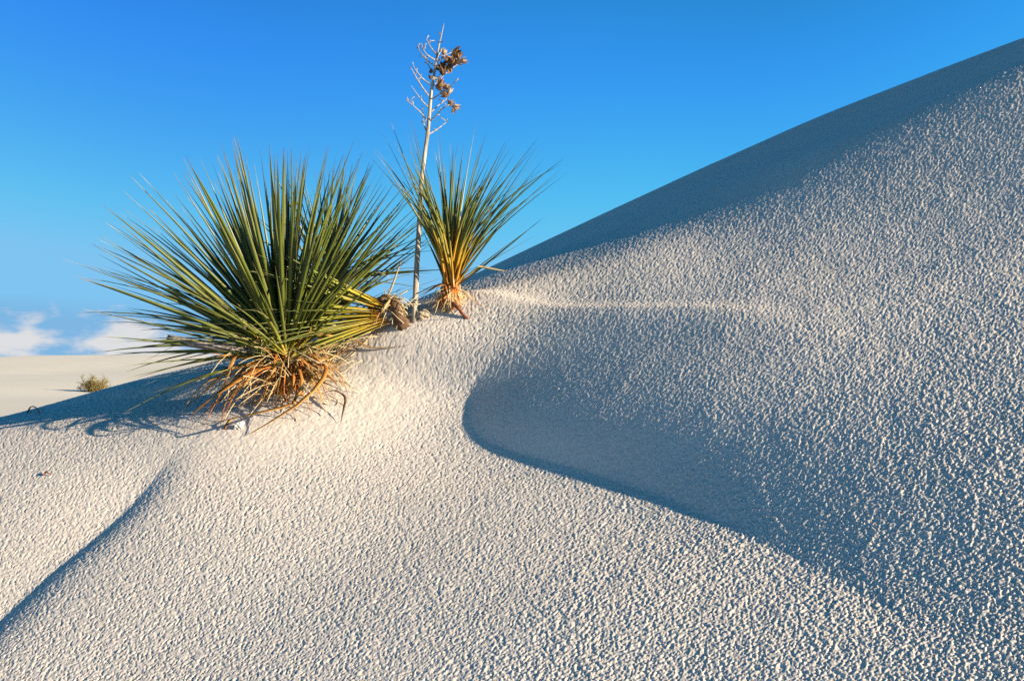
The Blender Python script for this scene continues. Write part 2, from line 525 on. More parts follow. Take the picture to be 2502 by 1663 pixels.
# crust of rain-beaten lumps: strong on the worn face, dying out on the fresh slip face and in the hollow
e = 0.01
zx = (base_h(X + e, Y) - base_h(X - e, Y)) / (2 * e)
zy = (base_h(X, Y + e) - base_h(X, Y - e)) / (2 * e)
ps = zx * math.cos(SUN_AZ) + zy * math.sin(SUN_AZ)
dA, kA = fold_field(X, Y, FOLD_A)
uu = X / np.maximum(Y, 1)
steep = sstep(0.22, 0.40, ps + 0.06 * vnoise(X * 5, Y * 5, 8) + 0.07 * vnoise(X * 45, Y * 45, 9) + 0.12 * vnoise(X * 160, Y * 160, 10))
nA = X * -SA + Y * CA
hollow = steep * sstep(0.02, 0.05, dA) * (1 - sstep(0.30, 0.60, dA)) * sstep(0.35, 0.7, kA) * sstep(2.10, 2.45, nA)
band = steep * sstep(3.1, 3.5, Y)
band = np.maximum(band, sstep(-0.15, 0.2, Y - np.interp(uu, _us, _yr)))
dM = np.sqrt(((X - MOUND[0]) / 0.45) ** 2 + ((Y - MOUND[1] + 0.05) / 0.3) ** 2)
scour = 1 - 0.55 * (1 - sstep(0.5, 1.3, dM))
rough = (1 - 0.93 * np.clip(hollow, 0, 1)) * (1 - 0.97 * band) * scour
patch = 0.5 + vnoise(X * 7, Y * 7, 21) * 0.6 + vnoise(X * 22, Y * 22, 22) * 0.5
# grain from noise in space, so that it is not drawn out on steep stretches
wx_ = 0.002 * vnoise3(X * 150, Y * 150, Z * 150, 31)
gx_, gy_, gz_ = X + wx_, Y - wx_, Z + wx_
L1 = domes3(gx_ / 0.0046, gy_ / 0.0046, gz_ / 0.0046, 41)
L1f = domes3(gx_ / 0.0037, gy_ / 0.0037, gz_ / 0.0037, 43)
farw = sstep(1.9, 3.1, Y)
L3 = domes3(gx_ / 0.0080, gy_ / 0.0080, gz_ / 0.0080, 61)
L2 = vnoise3(gx_ / 0.0024, gy_ / 0.0024, gz_ / 0.0024, 51)
pits = sstep(0.12, 0.30, vnoise3(gx_ / 0.0030, gy_ / 0.0030, gz_ / 0.0030, 75)) + 0.7 * sstep(0.16, 0.32, vnoise3(gx_ / 0.0055, gy_ / 0.0055, gz_ / 0.0055, 76))
worn = sstep(-0.5, 1.0, X + 0.5 * vnoise(X * 2, Y * 2, 23) + 0.25 * (2.6 - Y))
bump = rough * (worn * (0.0034 * L1 * (1 - farw) + 0.0030 * L1f * farw + 0.0021 * L2 + 0.0028 * L3 * patch * (1 - 0.6 * farw) + 0.0025 * (patch - 0.5))
                + (1 - worn) * (0.0014 * L1f - 0.0018 * pits + 0.0011 * L2 + 0.0008 * L3 * patch))
bump += 0.003 * (1 - scour) * (vnoise3(X * 40, Y * 40, Z * 40, 81) + 0.9 * vnoise3(X * 130, Y * 130, Z * 130, 82))
nl = 1 / np.sqrt(1 + zx ** 2 + zy ** 2)
grid_mesh('dune', X - zx * nl * bump, Y - zy * nl * bump, Z + nl * bump, m_sand)

# plain and low dunes beyond, all round to the horizon
rad = 7.0 * (1.035 ** np.arange(0, 185))
ang = np.concatenate([np.linspace(-180, 60, 161)[:-1], np.linspace(60, 150, 361), np.linspace(150, 180, 21)[1:]])
Rr, A = np.meshgrid(rad, np.radians(ang), indexing='ij')
PX, PY = Rr * np.cos(A), Rr * np.sin(A)


def plain_h(x, y):
    r = np.sqrt(x * x + y * y)
    z = -0.62 + 0.10 * vnoise(x / 5 + 0.3, y / 5 + 0.8, 91)
    far = sstep(18, 60, r)
    z = z + far * (0.44 + 0.20 * vnoise(x / 38 + 1.4, y / 26 + 2.2, 92) + 0.12 * vnoise(x / 13, y / 11, 93))
    z = z + sstep(9, 30, r) * 0.22 * vnoise(x / 9, y / 7, 94)
    # long low dune on the left skyline with a soft crest
    bx, by = x + 20.0, y - 60.0 - 0.25 * (x + 20)
    z = z + 0.62 * np.exp(-((bx / np.where(bx < 0, 15.0, 8.0)) ** 2 + (by / np.where(by < 0, 13.0, 7.0)) ** 2))
    bx, by = x + 24.0, y - 47.0 + 0.5 * (x + 24)
    z = z + 0.16 * np.exp(-((bx / 9) ** 2 + (by / np.where(by < 0, 7.0, 2.5)) ** 2))
    return z - sstep(90, 400, r) * 0.9


grid_mesh('sand_plain', PX, PY, plain_h(PX, PY), m_far)


# ------------------------------------------------------------------ object helpers


def tag(o, label, cat, group=None, kind=None):
    o['label'] = label
    o['category'] = cat
    if group:
        o['group'] = group
    if kind:
        o['kind'] = kind
    return o


def empty(name, loc, label, cat, group=None):
    o = bpy.data.objects.new(name, None)
    C.objects.link(o)
    o.location = loc
    o.empty_display_size = 0.05
    return tag(o, label, cat, group)


def put(name, me, parent=None, world=None):
    """link a mesh object; world = its matrix in world space"""
    o = bpy.data.objects.new(name, me)
    C.objects.link(o)
    m = world if world is not None else Matrix.Identity(4)
    if parent is not None:
        o.parent = parent
        m = Matrix.Translation(-parent.location) @ m
    o.matrix_local = m
    return o


def mesh_from(name, verts, faces, mat, uvs=None, smooth=True):
    me = bpy.data.meshes.new(name)
    me.from_pydata([tuple(v) for v in verts], [], faces)
    if uvs is not None:
        ul = me.uv_layers.new(name='UVMap')
        li = np.empty(len(me.loops), dtype=np.int32)
        me.loops.foreach_get('vertex_index', li)
        ul.data.foreach_set('uv', np.array(uvs, dtype=np.float32)[li].ravel())
    me.polygons.foreach_set('use_smooth', np.full(len(me.polygons), smooth))
    me.materials.append(mat)
    me.update()
    return me


class Geo:
    def __init__(s):
        s.v, s.f, s.uv = [], [], []

    def blade(s, pts, widths, up, thick=0.18, cup=0.25, twist=0.0):
        """a leaf blade along pts: four-cornered section, shallow channel above and a keel below"""
        n = len(pts)
        b0 = len(s.v)
        for i in range(n):
            t = (pts[min(i + 1, n - 1)] - pts[max(i - 1, 0)]).normalized()
            side = t.cross(up)
            if side.length < 1e-4:
                side = t.cross(Vector((0.3, 1, 0.1)))
            side.normalize()
            nrm = side.cross(t).normalized()
            a = twist * i / (n - 1)
            sd = side * math.cos(a) + nrm * math.sin(a)
            nr = nrm * math.cos(a) - side * math.sin(a)
            w = widths[i] / 2
            q = i / (n - 1)
            for off, u in ((-sd * w + nr * w * cup, 0.0), (nr * w * 0.02, 0.5), (sd * w + nr * w * cup, 1.0), (-nr * w * thick * 2, 0.5)):
                s.v.append(pts[i] + off)
                s.uv.append((u, q))
        for i in range(n - 1):
            for k in range(4):
                a, b = b0 + i * 4 + k, b0 + i * 4 + (k + 1) % 4
                s.f.append((a, a + 4, b + 4, b))
        s.f.append((b0 + 3, b0 + 2, b0 + 1, b0))
        s.f.append(tuple(b0 + (n - 1) * 4 + k for k in range(4)))
        return s

    def tube(s, pts, radii, seg=6, cap=True, rough=0.0, rnd=None):
        n = len(pts)
        b0 = len(s.v)
        ref = Vector((0.12, 1, 0.07))
        for i in range(n):
            t = (pts[min(i + 1, n - 1)] - pts[max(i - 1, 0)]).normalized()
            a = t.cross(ref)
            if a.length < 1e-3:
                a = t.cross(Vector((1, 0, 0)))
            a.normalize()
            b = a.cross(t)
            for k in range(seg):
                q = 2 * math.pi * k / seg
                r = radii[i] * (1 + (rough * (rnd.random() - 0.5) * 2 if rnd else 0))
                s.v.append(pts[i] + (a * math.cos(q) + b * math.sin(q)) * r)
                s.uv.append((k / seg, i / (n - 1)))
        for i in range(n - 1):
            for k in range(seg):
                a, b = b0 + i * seg + k, b0 + i * seg + (k + 1) % seg
                s.f.append((a, b, b + seg, a + seg))
        if cap:
            s.f.append(tuple(b0 + k for k in reversed(range(seg))))
            s.f.append(tuple(b0 + (n - 1) * seg + k for k in range(seg)))
        return s

    def mesh(s, name, mat, smooth=True, origin=None):
        v = s.v if origin is None else [p - origin for p in s.v]
        return mesh_from(name, v, s.f, mat, s.uv, smooth)

    def add(s, name, mat, parent=None, smooth=True):
        """link as one object whose origin sits at its first point"""
        o = s.v[0].copy()
        return put(name, s.mesh(name, mat, smooth, o), parent, Matrix.Translation(o))


def bez(p0, p1, p2, n):
    return [p0 * (1 - t) ** 2 + p1 * 2 * t * (1 - t) + p2 * t * t for t in [i / (n - 1) for i in range(n)]]


def spline(pts, n):
    """Catmull-Rom through pts"""
    out = []
    m = len(pts) - 1
    P = [pts[0] * 2 - pts[1]] + list(pts) + [pts[-1] * 2 - pts[-2]]
    for i in range(n):
        f = i / (n - 1) * m
        k = min(int(f), m - 1)
        t = f - k
        a, b, c, d = P[k], P[k + 1], P[k + 2], P[k + 3]
        out.append(0.5 * ((2 * b) + (c - a) * t + (2 * a - 5 * b + 4 * c - d) * t * t + (3 * b - a - 3 * c + d) * t ** 3))
    return out


def lw(n, w, base=0.75, peak=0.3):
    """leaf width along its length"""
    o = []
    for i in range(n):
        q = i / (n - 1)
        k = base + (1 - base) * min(q / peak, 1) if q < peak else (1 - ((q - peak) / (1 - peak)) ** 1.6)
        o.append(w * max(k, 0.04))
    return o


def above(p, clear=0.003):
    g = gz(p.x, p.y) + clear
    return Vector((p.x, p.y, max(p.z, g)))


# ------------------------------------------------------------------ plant materials


def leaf_mat(name, stops, margin=(0.24, 0.20, 0.11), mw=0.42, var=0.5, rough=0.42):
    m, t, b = new_mat(name)
    uv = N(t, 'ShaderNodeUVMap')
    sp = N(t, 'ShaderNodeSeparateXYZ')
    t.links.new(uv.outputs[0], sp.inputs[0])
    oi = N(t, 'ShaderNodeObjectInfo')
    col = ramp(t, sp.outputs[1], stops)
    # each leaf a little different in tone
    vr = ramp(t, oi.outputs['Random'], [(0.0, (0.62, 0.70, 0.55)), (0.35, (0.95, 1.0, 0.9)), (0.7, (1.25, 1.1, 0.75)), (1.0, (0.8, 0.95, 1.05))])
    col = mixc(t, var, col, mixc(t, 1.0, col, vr, 'MULTIPLY'))
    # lengthwise fibres
    mp_ = N(t, 'ShaderNodeMapping')
    t.links.new(uv.outputs[0], mp_.inputs[0])
    mp_.inputs['Scale'].default_value = (26, 1.5, 1)
    nz_ = N(t, 'ShaderNodeTexNoise', inp={'Scale': 1.0, 'Detail': 3.0})
    t.links.new(mp_.outputs[0], nz_.inputs['Vector'])
    col = mixc(t, 1.0, col, ramp(t, nz_.outputs[0], [(0.3, 0.7), (0.65, 1.25)]), 'MULTIPLY')
    if margin:
        d = mth(t, 'ABSOLUTE', mth(t, 'SUBTRACT', sp.outputs[0], 0.5))
        em = ramp(t, d, [(mw, 0.0), (min(mw + 0.05, 0.499), 1.0)])
        col = mixc(t, em, col, margin)
    t.links.new(col, b.inputs['Base Color'])
    b.inputs['Roughness'].default_value = rough
    b.inputs['Specular IOR Level'].default_value = 0.35
    return m


m_leaf = leaf_mat('yucca_leaf', [(0.0, (0.30, 0.12, 0.012)), (0.05, (0.27, 0.20, 0.02)), (0.13, (0.19, 0.20, 0.02)), (0.3, (0.088, 0.108, 0.012)), (0.8, (0.068, 0.090, 0.015)), (0.94, (0.09, 0.095, 0.03)), (0.97, (0.18, 0.13, 0.06)), (1.0, (0.10, 0.06, 0.03))])
m_leaf_tall = leaf_mat('tall_yucca_leaf', [(0.0, (0.34, 0.10, 0.008)), (0.12, (0.40, 0.19, 0.01)), (0.30, (0.30, 0.20, 0.015)), (0.42, (0.12, 0.12, 0.02)), (0.6, (0.065, 0.09, 0.022)), (0.93, (0.07, 0.09, 0.028)), (1.0, (0.16, 0.10, 0.05))], mw=0.44)
m_leaf_low = leaf_mat('fallen_yucca_leaf', [(0.0, (0.38, 0.13, 0.01)), (0.10, (0.40, 0.28, 0.015)), (0.4, (0.26, 0.26, 0.03)), (0.7, (0.11, 0.14, 0.025)), (1.0, (0.10, 0.10, 0.03))], mw=0.45)
m_dead = leaf_mat('dead_leaf', [(0.0, (0.16, 0.040, 0.006)), (0.15, (0.24, 0.075, 0.010)), (0.5, (0.33, 0.155, 0.035)), (0.85, (0.40, 0.20, 0.045)), (1.0, (0.26, 0.11, 0.02))], margin=(0.42, 0.28, 0.12), mw=0.42, var=0.85, rough=0.6)
m_straw = leaf_mat('straw', [(0.0, (0.42, 0.28, 0.12)), (1.0, (0.52, 0.42, 0.27))], margin=None, var=0.4, rough=0.7)


def wood_mat(name, c1, c2, scale=60.0, stretch=0.12, bump=0.4, rough=0.75):
    m, t, b = new_mat(name)
    co = N(t, 'ShaderNodeTexCoord')
    mp_ = N(t, 'ShaderNodeMapping')
    t.links.new(co.outputs['Object'], mp_.inputs[0])
    mp_.inputs['Scale'].default_value = (scale, scale, scale * stretch)
    nz_ = N(t, 'ShaderNodeTexNoise', inp={'Scale': 1.0, 'Detail': 6.0, 'Roughness': 0.65})
    t.links.new(mp_.outputs[0], nz_.inputs['Vector'])
    t.links.new(ramp(t, nz_.outputs[0], [(0.35, c1), (0.65, c2)]), b.inputs['Base Color'])
    b.inputs['Roughness'].default_value = rough
    b.inputs['Specular IOR Level'].default_value = 0.25
    bp_ = N(t, 'ShaderNodeBump', inp={'Strength': bump, 'Distance': 0.003})
    t.links.new(nz_.outputs[0], bp_.inputs['Height'])
    t.links.new(bp_.outputs[0], b.inputs['Normal'])
    return m


m_bleached = wood_mat('bleached_stalk', (0.13, 0.105, 0.08), (0.46, 0.40, 0.32), 150, 0.06, 0.8)
m_log = wood_mat('grey_stalk', (0.10, 0.085, 0.075), (0.26, 0.23, 0.21), 110, bump=0.6)
m_bark = wood_mat('yucca_bark', (0.035, 0.020, 0.012), (0.16, 0.09, 0.05), 160, 0.16, bump=1.0)
m_core = wood_mat('leaf_base_wood', (0.13, 0.03, 0.005), (0.45, 0.16, 0.02), 140, 0.3, bump=1.0)
m_root = wood_mat('red_root', (0.14, 0.045, 0.02), (0.30, 0.13, 0.07), 150)
m_pod = wood_mat('dry_pod', (0.05, 0.022, 0.01), (0.34, 0.19, 0.09), 110, 0.5, bump=0.9)
m_podpale = wood_mat('pale_pod', (0.20, 0.12, 0.07), (0.50, 0.38, 0.26), 110, 0.5, bump=0.9)
m_clod = wood_mat('crusted_sand', (0.22, 0.17, 0.11), (0.38, 0.32, 0.24), 90, 1.0, bump=1.0)
m_bush = leaf_mat('scrub_twig', [(0.0, (0.20, 0.12, 0.05)), (0.5, (0.22, 0.17, 0.06)), (1.0, (0.30, 0.22, 0.10))], margin=None, var=0.6, rough=0.7)
m_bushleaf = leaf_mat('scrub_leaf', [(0.0, (0.15, 0.12, 0.035)), (1.0, (0.30, 0.23, 0.08))], margin=None, var=0.5, rough=0.7)

# ------------------------------------------------------------------ leaf blanks (shared between alike leaves)


def leaf_blank(name, mat, droop, side, tw, seed):
    """unit-length blank along +Z, one unit wide, bending to -Y"""
    rnd = random.Random(seed)
    n = 8
    pts = []
    for i in range(n):
        q = i / (n - 1)
        pts.append(Vector((side * q * q, -droop * q ** 2.2, q * (1 - 0.25 * droop * droop))))
    g = Geo()
    g.blade(pts, lw(n, 1.0, 0.8, 0.28), Vector((0, 1, 0)), 0.16, 0.3, tw)
    # blade() works in true width; shrink the section afterwards so that width and length scale apart
    v = []
    for i in range(n):
        for k in range(4):
            p = g.v[i * 4 + k] - pts[i]
            v.append(Vector((p.x, p.y, 0)) + Vector((0, 0, 0)))
    me = mesh_from(name, [pts[i // 4] + Vector((v[i].x * 0.025, v[i].y * 0.025, 0)) for i in range(n * 4)], g.f, mat, g.uv)
    return me


def leaf_set(mat):
    r = random.Random(5)
    return [[leaf_blank('leaf', mat, d + r.uniform(-0.02, 0.03), r.uniform(-0.035, 0.035), r.uniform(-0.7, 0.7), k) for k in range(4)] for d in (0.0, 0.07, 0.16, 0.30)]


def place_leaf(parent, blanks, base, d, L, W, axis, bend, roll, rnd, name='leaf'):
    """blank is 1 long and 0.025 wide: scale x,y by W/0.025 relative to its length L"""
    d = d.normalized()
    y = axis - d * axis.dot(d)
    if y.length < 0.15:
        y = Vector((rnd.uniform(-1, 1), rnd.uniform(-1, 1), 0.1))
        y = y - d * y.dot(d)
    y.normalize()
    y = (Matrix.Rotation(roll, 3, d) @ y).normalized()
    x = y.cross(d).normalized()
    sw = W / 0.025
    # bending lives in the blank's x,y too, so keep it in proportion to the length: pick the blank by bend * L / sw
    M = Matrix((
        (x.x * L, y.x * L, d.x * L, base.x),
        (x.y * L, y.y * L, d.y * L, base.y),
        (x.z * L, y.z * L, d.z * L, base.z),
        (0, 0, 0, 1)))
    return put(name, blanks[bend][rnd.randrange(4)], parent, M)


LEAVES = leaf_set(m_leaf)

# ------------------------------------------------------------------ the big yucca
rnd = random.Random(11)
g1 = hit(712, 948)
Y1 = g1.y
head = at(699, 872, Y1 - 0.01)
base1 = Vector((head.x, Y1, gz(head.x, Y1) - 0.03))
big = empty('yucca', base1, 'large yucca with a wide fan of green leaves over a skirt of curled dead leaves', 'yucca')
M1 = Y1 / FPX                                      # metres per photo pixel at that depth
LEN = 522 * M1
axis = Vector((-0.20, 0.10, 1)).normalized()
ax_x = axis.cross(Vector((0, 1, 0))).normalized()
ax_y = ax_x.cross(axis).normalized()
cnt = 0
i = 0
while cnt < 275 and i < 1600:
    t = ((i + 0.5) / 420 + rnd.uniform(-0.01, 0.01)) % 1.0
    th = math.acos(1 - t * (1 - math.cos(R(93))))
    ph = i * 2.399963 + rnd.uniform(-0.25, 0.25)
    i += 1
    d = axis * math.cos(th) + (ax_x * math.cos(ph) + ax_y * math.sin(ph)) * math.sin(th)
    d = (d + Vector((rnd.gauss(0, 0.05), rnd.gauss(0, 0.05), rnd.gauss(0, 0.05)))).normalized()
    elev = math.degrees(math.asin(d.z))
    L = LEN * rnd.uniform(0.90, 1.02)
    if d.x > 0.1 and math.degrees(math.atan2(d.z, d.x)) < 43 and rnd.random() < 0.95:
        continue
    if elev < -12:
        continue
    if d.y < -0.45 and elev < 55:                   # towards the viewer: fewer and shorter
        if rnd.random() < 0.62:
            continue
        L *= rnd.uniform(0.45, 0.72)
    if elev < 16:
        if rnd.random() < 0.35:
            continue
        L *= rnd.uniform(0.62, 0.86)
    b = head + axis * rnd.uniform(-0.02, 0.045) + Vector((d.x, d.y, 0)) * 0.016
    tip = b + d * L
    if tip.z < gz(tip.x, tip.y) + 0.02:
        continue
    bend = 0 if elev > 62 else (1 if elev > 35 else (1 if rnd.random() < 0.5 else 2))
    place_leaf(big, LEAVES, b, d, L, 0.0115, axis, bend, rnd.gauss(0, 0.45), rnd)
    cnt += 1


MORE = Geo()
for k in range(125):
    th = math.acos(1 - rnd.random() * (1 - math.cos(R(86))))
    ph = rnd.uniform(0, 2 * math.pi)
    d = (axis * math.cos(th) + (ax_x * math.cos(ph) + ax_y * math.sin(ph)) * math.sin(th)).normalized()
    if d.x > 0.1 and math.degrees(math.atan2(d.z, d.x)) < 45:
        continue
    if d.z < 0.28 or (d.y < -0.35 and d.z < 0.85):
        continue
    L = LEN * rnd.uniform(0.88, 1.02)
    b = head + Vector((d.x, d.y, 0)) * 0.016 + axis * rnd.uniform(-0.02, 0.045)
    sd = Vector((rnd.gauss(0, 0.03), rnd.gauss(0, 0.03), 0))
    dr = Vector((0, 0, -0.10 * (1 - d.z) * L))
    MORE.blade([b + d * L * q + (sd + dr) * q * q for q in [j / 7 for j in range(8)]], lw(8, 0.0125, 0.8, 0.28), (axis + Vector((rnd.gauss(0, 0.4), rnd.gauss(0, 0.4), 0))), 0.16, 0.3, rnd.uniform(-0.7, 0.7))
MORE.add('leaf', m_leaf, big)['kind'] = 'stuff'


def path_leaf(parent, pix, w, mat, name='leaf', n=9, up=Vector((0, -0.35, 1)), peak=0.3, tw=0.0, base=0.75):
    """pix: (column, row, distance) triples"""
    pts = spline([at(*p) for p in pix], n)
    g = Geo().blade(pts, lw(n, w, base, peak), up, 0.14, 0.22, tw)
    return g.add(name, mat, parent)


for pix, w in (
        (((699, 866, Y1 - .02), (560, 782, Y1 - .1), (400, 704, Y1 - .12), (212, 650, Y1 - .1)), 0.015),
        (((701, 866, Y1), (800, 735, Y1 - .1), (930, 635, Y1 - .16), (1062, 584, Y1 - .2)), 0.017),
        (((698, 868, Y1), (600, 862, Y1 + .05), (470, 830, Y1 + .1), (341, 889, Y1 + .12)), 0.011),
        (((698, 868, Y1 + .02), (600, 868, Y1 + .06), (500, 880, Y1 + .08), (392, 905, Y1 + .1)), 0.010),
        (((696, 862, Y1 - .06), (660, 790, Y1 - .2), (620, 757, Y1 - .27), (545, 765, Y1 - .3)), 0.014),
        (((696, 866, Y1 - .06), (655, 830, Y1 - .2), (600, 795, Y1 - .28), (500, 790, Y1 - .32)), 0.013),
        (((692, 866, Y1 - .05), (620, 800, Y1 - .2), (540, 745, Y1 - .26), (470, 712, Y1 - .3)), 0.014),
        (((700, 866, Y1 - .04), (728, 780, Y1 - .12), (772, 690, Y1 - .2), (850, 600, Y1 - .25)), 0.015),
        (((698, 870, Y1 - .06), (650, 848, Y1 - .15), (585, 842, Y1 - .18), (530, 850, Y1 - .2)), 0.012),
        (((694, 868, Y1 - .04), (600, 820, Y1 - .1), (480, 795, Y1 - .14), (362, 778, Y1 - .16)), 0.012),
        (((694, 868, Y1 - .02), (600, 812, Y1 - .05), (480, 752, Y1 - .06), (327, 733, Y1 - .08)), 0.013),
        (((694, 868, Y1 + .02), (600, 800, Y1), (470, 720, Y1), (322, 693, Y1 - .02)), 0.013),
        (((694, 870, Y1 + .03), (600, 832, Y1 + .04), (500, 806, Y1 + .05), (396, 810, Y1 + .06)), 0.012)):
    path_leaf(big, pix, w, m_leaf)

# stub that carries the rosette, hidden in old leaf bases
g = Geo()
top = head + Vector((0, 0, 0.01))
mid = (top + base1) / 2 + Vector((-0.004, 0.006, 0))
g.tube(spline([base1, mid, top], 9), [0.030, 0.036, 0.040, 0.042, 0.045, 0.046, 0.042, 0.034, 0.018], 14, True, 0.10, rnd)
g.add('trunk', m_core, big)
# cut-off leaf bases like scales round the stub
for k in range(34):
    a = rnd.uniform(0, 2 * math.pi)
    q = rnd.uniform(0.35, 1.0)
    c = base1.lerp(top, q)
    o = Vector((math.cos(a), math.sin(a), 0))
    p0 = c + o * 0.036
    p1 = p0 + o * 0.018 + Vector((0, 0, 0.012))
    p2 = p0 + o * rnd.uniform(0.02, 0.035) + Vector((0, 0, rnd.uniform(-0.03, 0.012)))
    Geo().blade(bez(p0, p1, p2, 4), [0.020, 0.019, 0.015, 0.009], o + Vector((0, 0, 0.6)), 0.2, 0.15).add('leaf_base', m_core, big)


def skirt(parent, z4, w, end_on_ground=True, front=0.05, mat=None, y0=None, n=9, name='dead_leaf', tw=0.0, conv=None):
    """a dry leaf that leaves the crown and comes down to the sand: pixel track, depth eased from crown to ground"""
    px = [(420 + a / 4.915, 780 + b / 4.915) for a, b in z4] if conv is None else [conv(a, b) for a, b in z4]
    ys = Y1 - front if y0 is None else y0
    e = hit(*px[-1])
    ye = e.y if end_on_ground else ys - 0.05
    m = len(px)
    P = []
    for k, (a, b) in enumerate(px):
        q = k / (m - 1)
        y = ys + (ye - ys) * q - ((0.20 if px[-1][0] < 560 else 0.07) * math.sin(q * math.pi) if end_on_ground else 0)
        p = at(a, b, y)
        if p.z < gz(p.x, p.y) + 0.004:
            h = hit(a, b)
            p = h + (Vector((0, 0, 0)) - h).normalized() * 0.008
        P.append(p)
    pts = [above(p, 0.002) for p in spline(P, n)]
    return Geo().blade(pts, lw(n, w, 0.7, 0.35), Vector((0.3, -0.6, 0.9)), 0.14, 0.25, tw).add(name, mat or m_dead, parent)


SK = [
    (((1300, 560), (1000, 610), (560, 890), (350, 1050), (215, 1172)), 0.017), (((1200, 500), (900, 560), (640, 640), (400, 860), (165, 1052)), 0.012),
    (((800, 420), (740, 470), (690, 620), (600, 870), (545, 1030)), 0.011), (((1280, 600), (1240, 800), (1150, 950), (1080, 1045)), 0.009),
    (((1290, 560), (1180, 650), (1050, 830), (930, 1050)), 0.011), (((1300, 520), (1220, 600), (1120, 780), (900, 1060)), 0.009),
    (((1470, 480), (1540, 640), (1560, 800), (1490, 960), (1450, 1120)), 0.010), (((1540, 540), (1650, 700), (1730, 840), (1780, 1020)), 0.009),
    (((1700, 560), (1840, 530), (1850, 640), (1780, 760), (1600, 960), (1300, 1160), (1000, 1340), (890, 1402)), 0.013),
    (((1500, 700), (1500, 950), (1380, 1040), (1100, 1110), (800, 1180), (500, 1235), (90, 1330)), 0.010),
    (((1800, 520), (1960, 580), (2040, 720), (2110, 900), (2110, 1030)), 0.009), (((1480, 640), (1550, 880), (1620, 970), (1720, 1222)), 0.009),
    (((1560, 620), (1700, 760), (1780, 880), (1825, 1060)), 0.008), (((1560, 420), (1680, 600), (1800, 780), (1900, 860)), 0.009),
    (((1400, 560), (1405, 680), (1400, 820), (1380, 940)), 0.008), (((1290, 480), (1310, 640), (1240, 850), (1000, 1000), (780, 1040)), 0.010),
    (((1250, 520), (1000, 640), (860, 800), (720, 960), (485, 1105)), 0.009), (((1250, 540), (1080, 640), (900, 760), (600, 960), (330, 1060)), 0.010),
    (((1240, 500), (900, 540), (620, 720), (350, 720), (40, 890)), 0.007), (((1300, 600), (1200, 700), (1120, 880), (1000, 1080)), 0.009),
    (((1450, 560), (1460, 700), (1430, 860), (1330, 1000), (1150, 1100)), 0.008), (((1350, 540), (1360, 700), (1300, 850), (1180, 960)), 0.009),
    (((1520, 480), (1640, 560), (1760, 660), (1850, 700)), 0.008), (((1600, 400), (1750, 470), (1900, 680), (1950, 760)), 0.007)]
for k, (tr, w) in enumerate(SK):
    skirt(big, tr, w, tw=rnd.uniform(-1.2, 1.2))
for tr, w in (
        (((1250, 480), (1040, 470), (850, 440), (600, 430), (480, 408)), 0.010), (((1240, 490), (1000, 465), (800, 455), (405, 455)), 0.009),
        (((1290, 470), (1150, 400), (1060, 290), (1000, 130)), 0.009), (((1300, 480), (1120, 350), (980, 180)), 0.008)):
    skirt(big, tr, w, False, tw=rnd.uniform(-0.8, 0.8))
# right-hand litter of the skirt
for tr, w, gnd in (
        (((1500, 430), (1540, 400), (1700, 300), (1900, 310), (2010, 330)), 0.009, True), (((1500, 400), (1560, 200), (1800, 180), (2200, 240)), 0.010, True),
        (((1520, 420), (1620, 330), (1760, 330), (1850, 400)), 0.008, True), (((1560, 380), (1600, 280), (1650, 180), (1690, 0)), 0.007, False),
        (((1560, 400), (1700, 330), (1850, 420), (1930, 560)), 0.008, True), (((1580, 500), (1700, 440), (1830, 480), (2020, 540)), 0.008, True),
        (((1500, 420), (1600, 350), (1800, 200), (1900, 110)), 0.007, False), (((1540, 500), (1650, 420), (1720, 520), (1700, 640)), 0.009, True),
        (((1400, 470), (1520, 460), (1640, 560), (1660, 700), (1600, 860)), 0.010, True), (((1300, 500), (1290, 560), (1330, 640), (1310, 760)), 0.009, True)):
    skirt(big, tr, w, gnd, tw=rnd.uniform(-1, 1))
for k in range(120):
    a = rnd.uniform(-2.9, 0.35) if k % 4 else rnd.uniform(0, 6.28)
    o = Vector((math.cos(a), math.sin(a), 0))
    r_ = rnd.uniform(0.06, 0.22) * (1.3 if o.x < -0.3 else 1)
    p0 = head + Vector((0, 0, rnd.uniform(-0.07, 0.01))) + o * 0.03
    e_ = head + o * r_ + Vector((rnd.gauss(0, 0.03), rnd.gauss(0, 0.03), 0))
    e_.z = gz(e_.x, e_.y) + rnd.uniform(0.002, 0.04)
    p1 = head + o * r_ * rnd.uniform(0.35, 0.8) + Vector((rnd.gauss(0, 0.03), rnd.gauss(0, 0.02), rnd.uniform(-0.05, 0.045)))
    n = 9
    pts = bez(p0, p1, e_, n)
    kink = rnd.randrange(3, 7)
    kv = Vector((rnd.gauss(0, 0.014), rnd.gauss(0, 0.010), rnd.gauss(-0.004, 0.012)))
    pts = [above(p + kv * max(0, 1 - abs(j - kink) / 2.5)) for j, p in enumerate(pts)]
    Geo().blade(pts, lw(n, rnd.choice((0.004, 0.005, 0.007, 0.009, 0.012)), 0.8, 0.3), Vector((0.2, -0.3, 1)), 0.14, 0.25, rnd.uniform(-2.5, 2.5)).add('dead_leaf', rnd.choice((m_dead, m_dead, m_dead, m_core, m_straw, m_core, m_bark)), big)
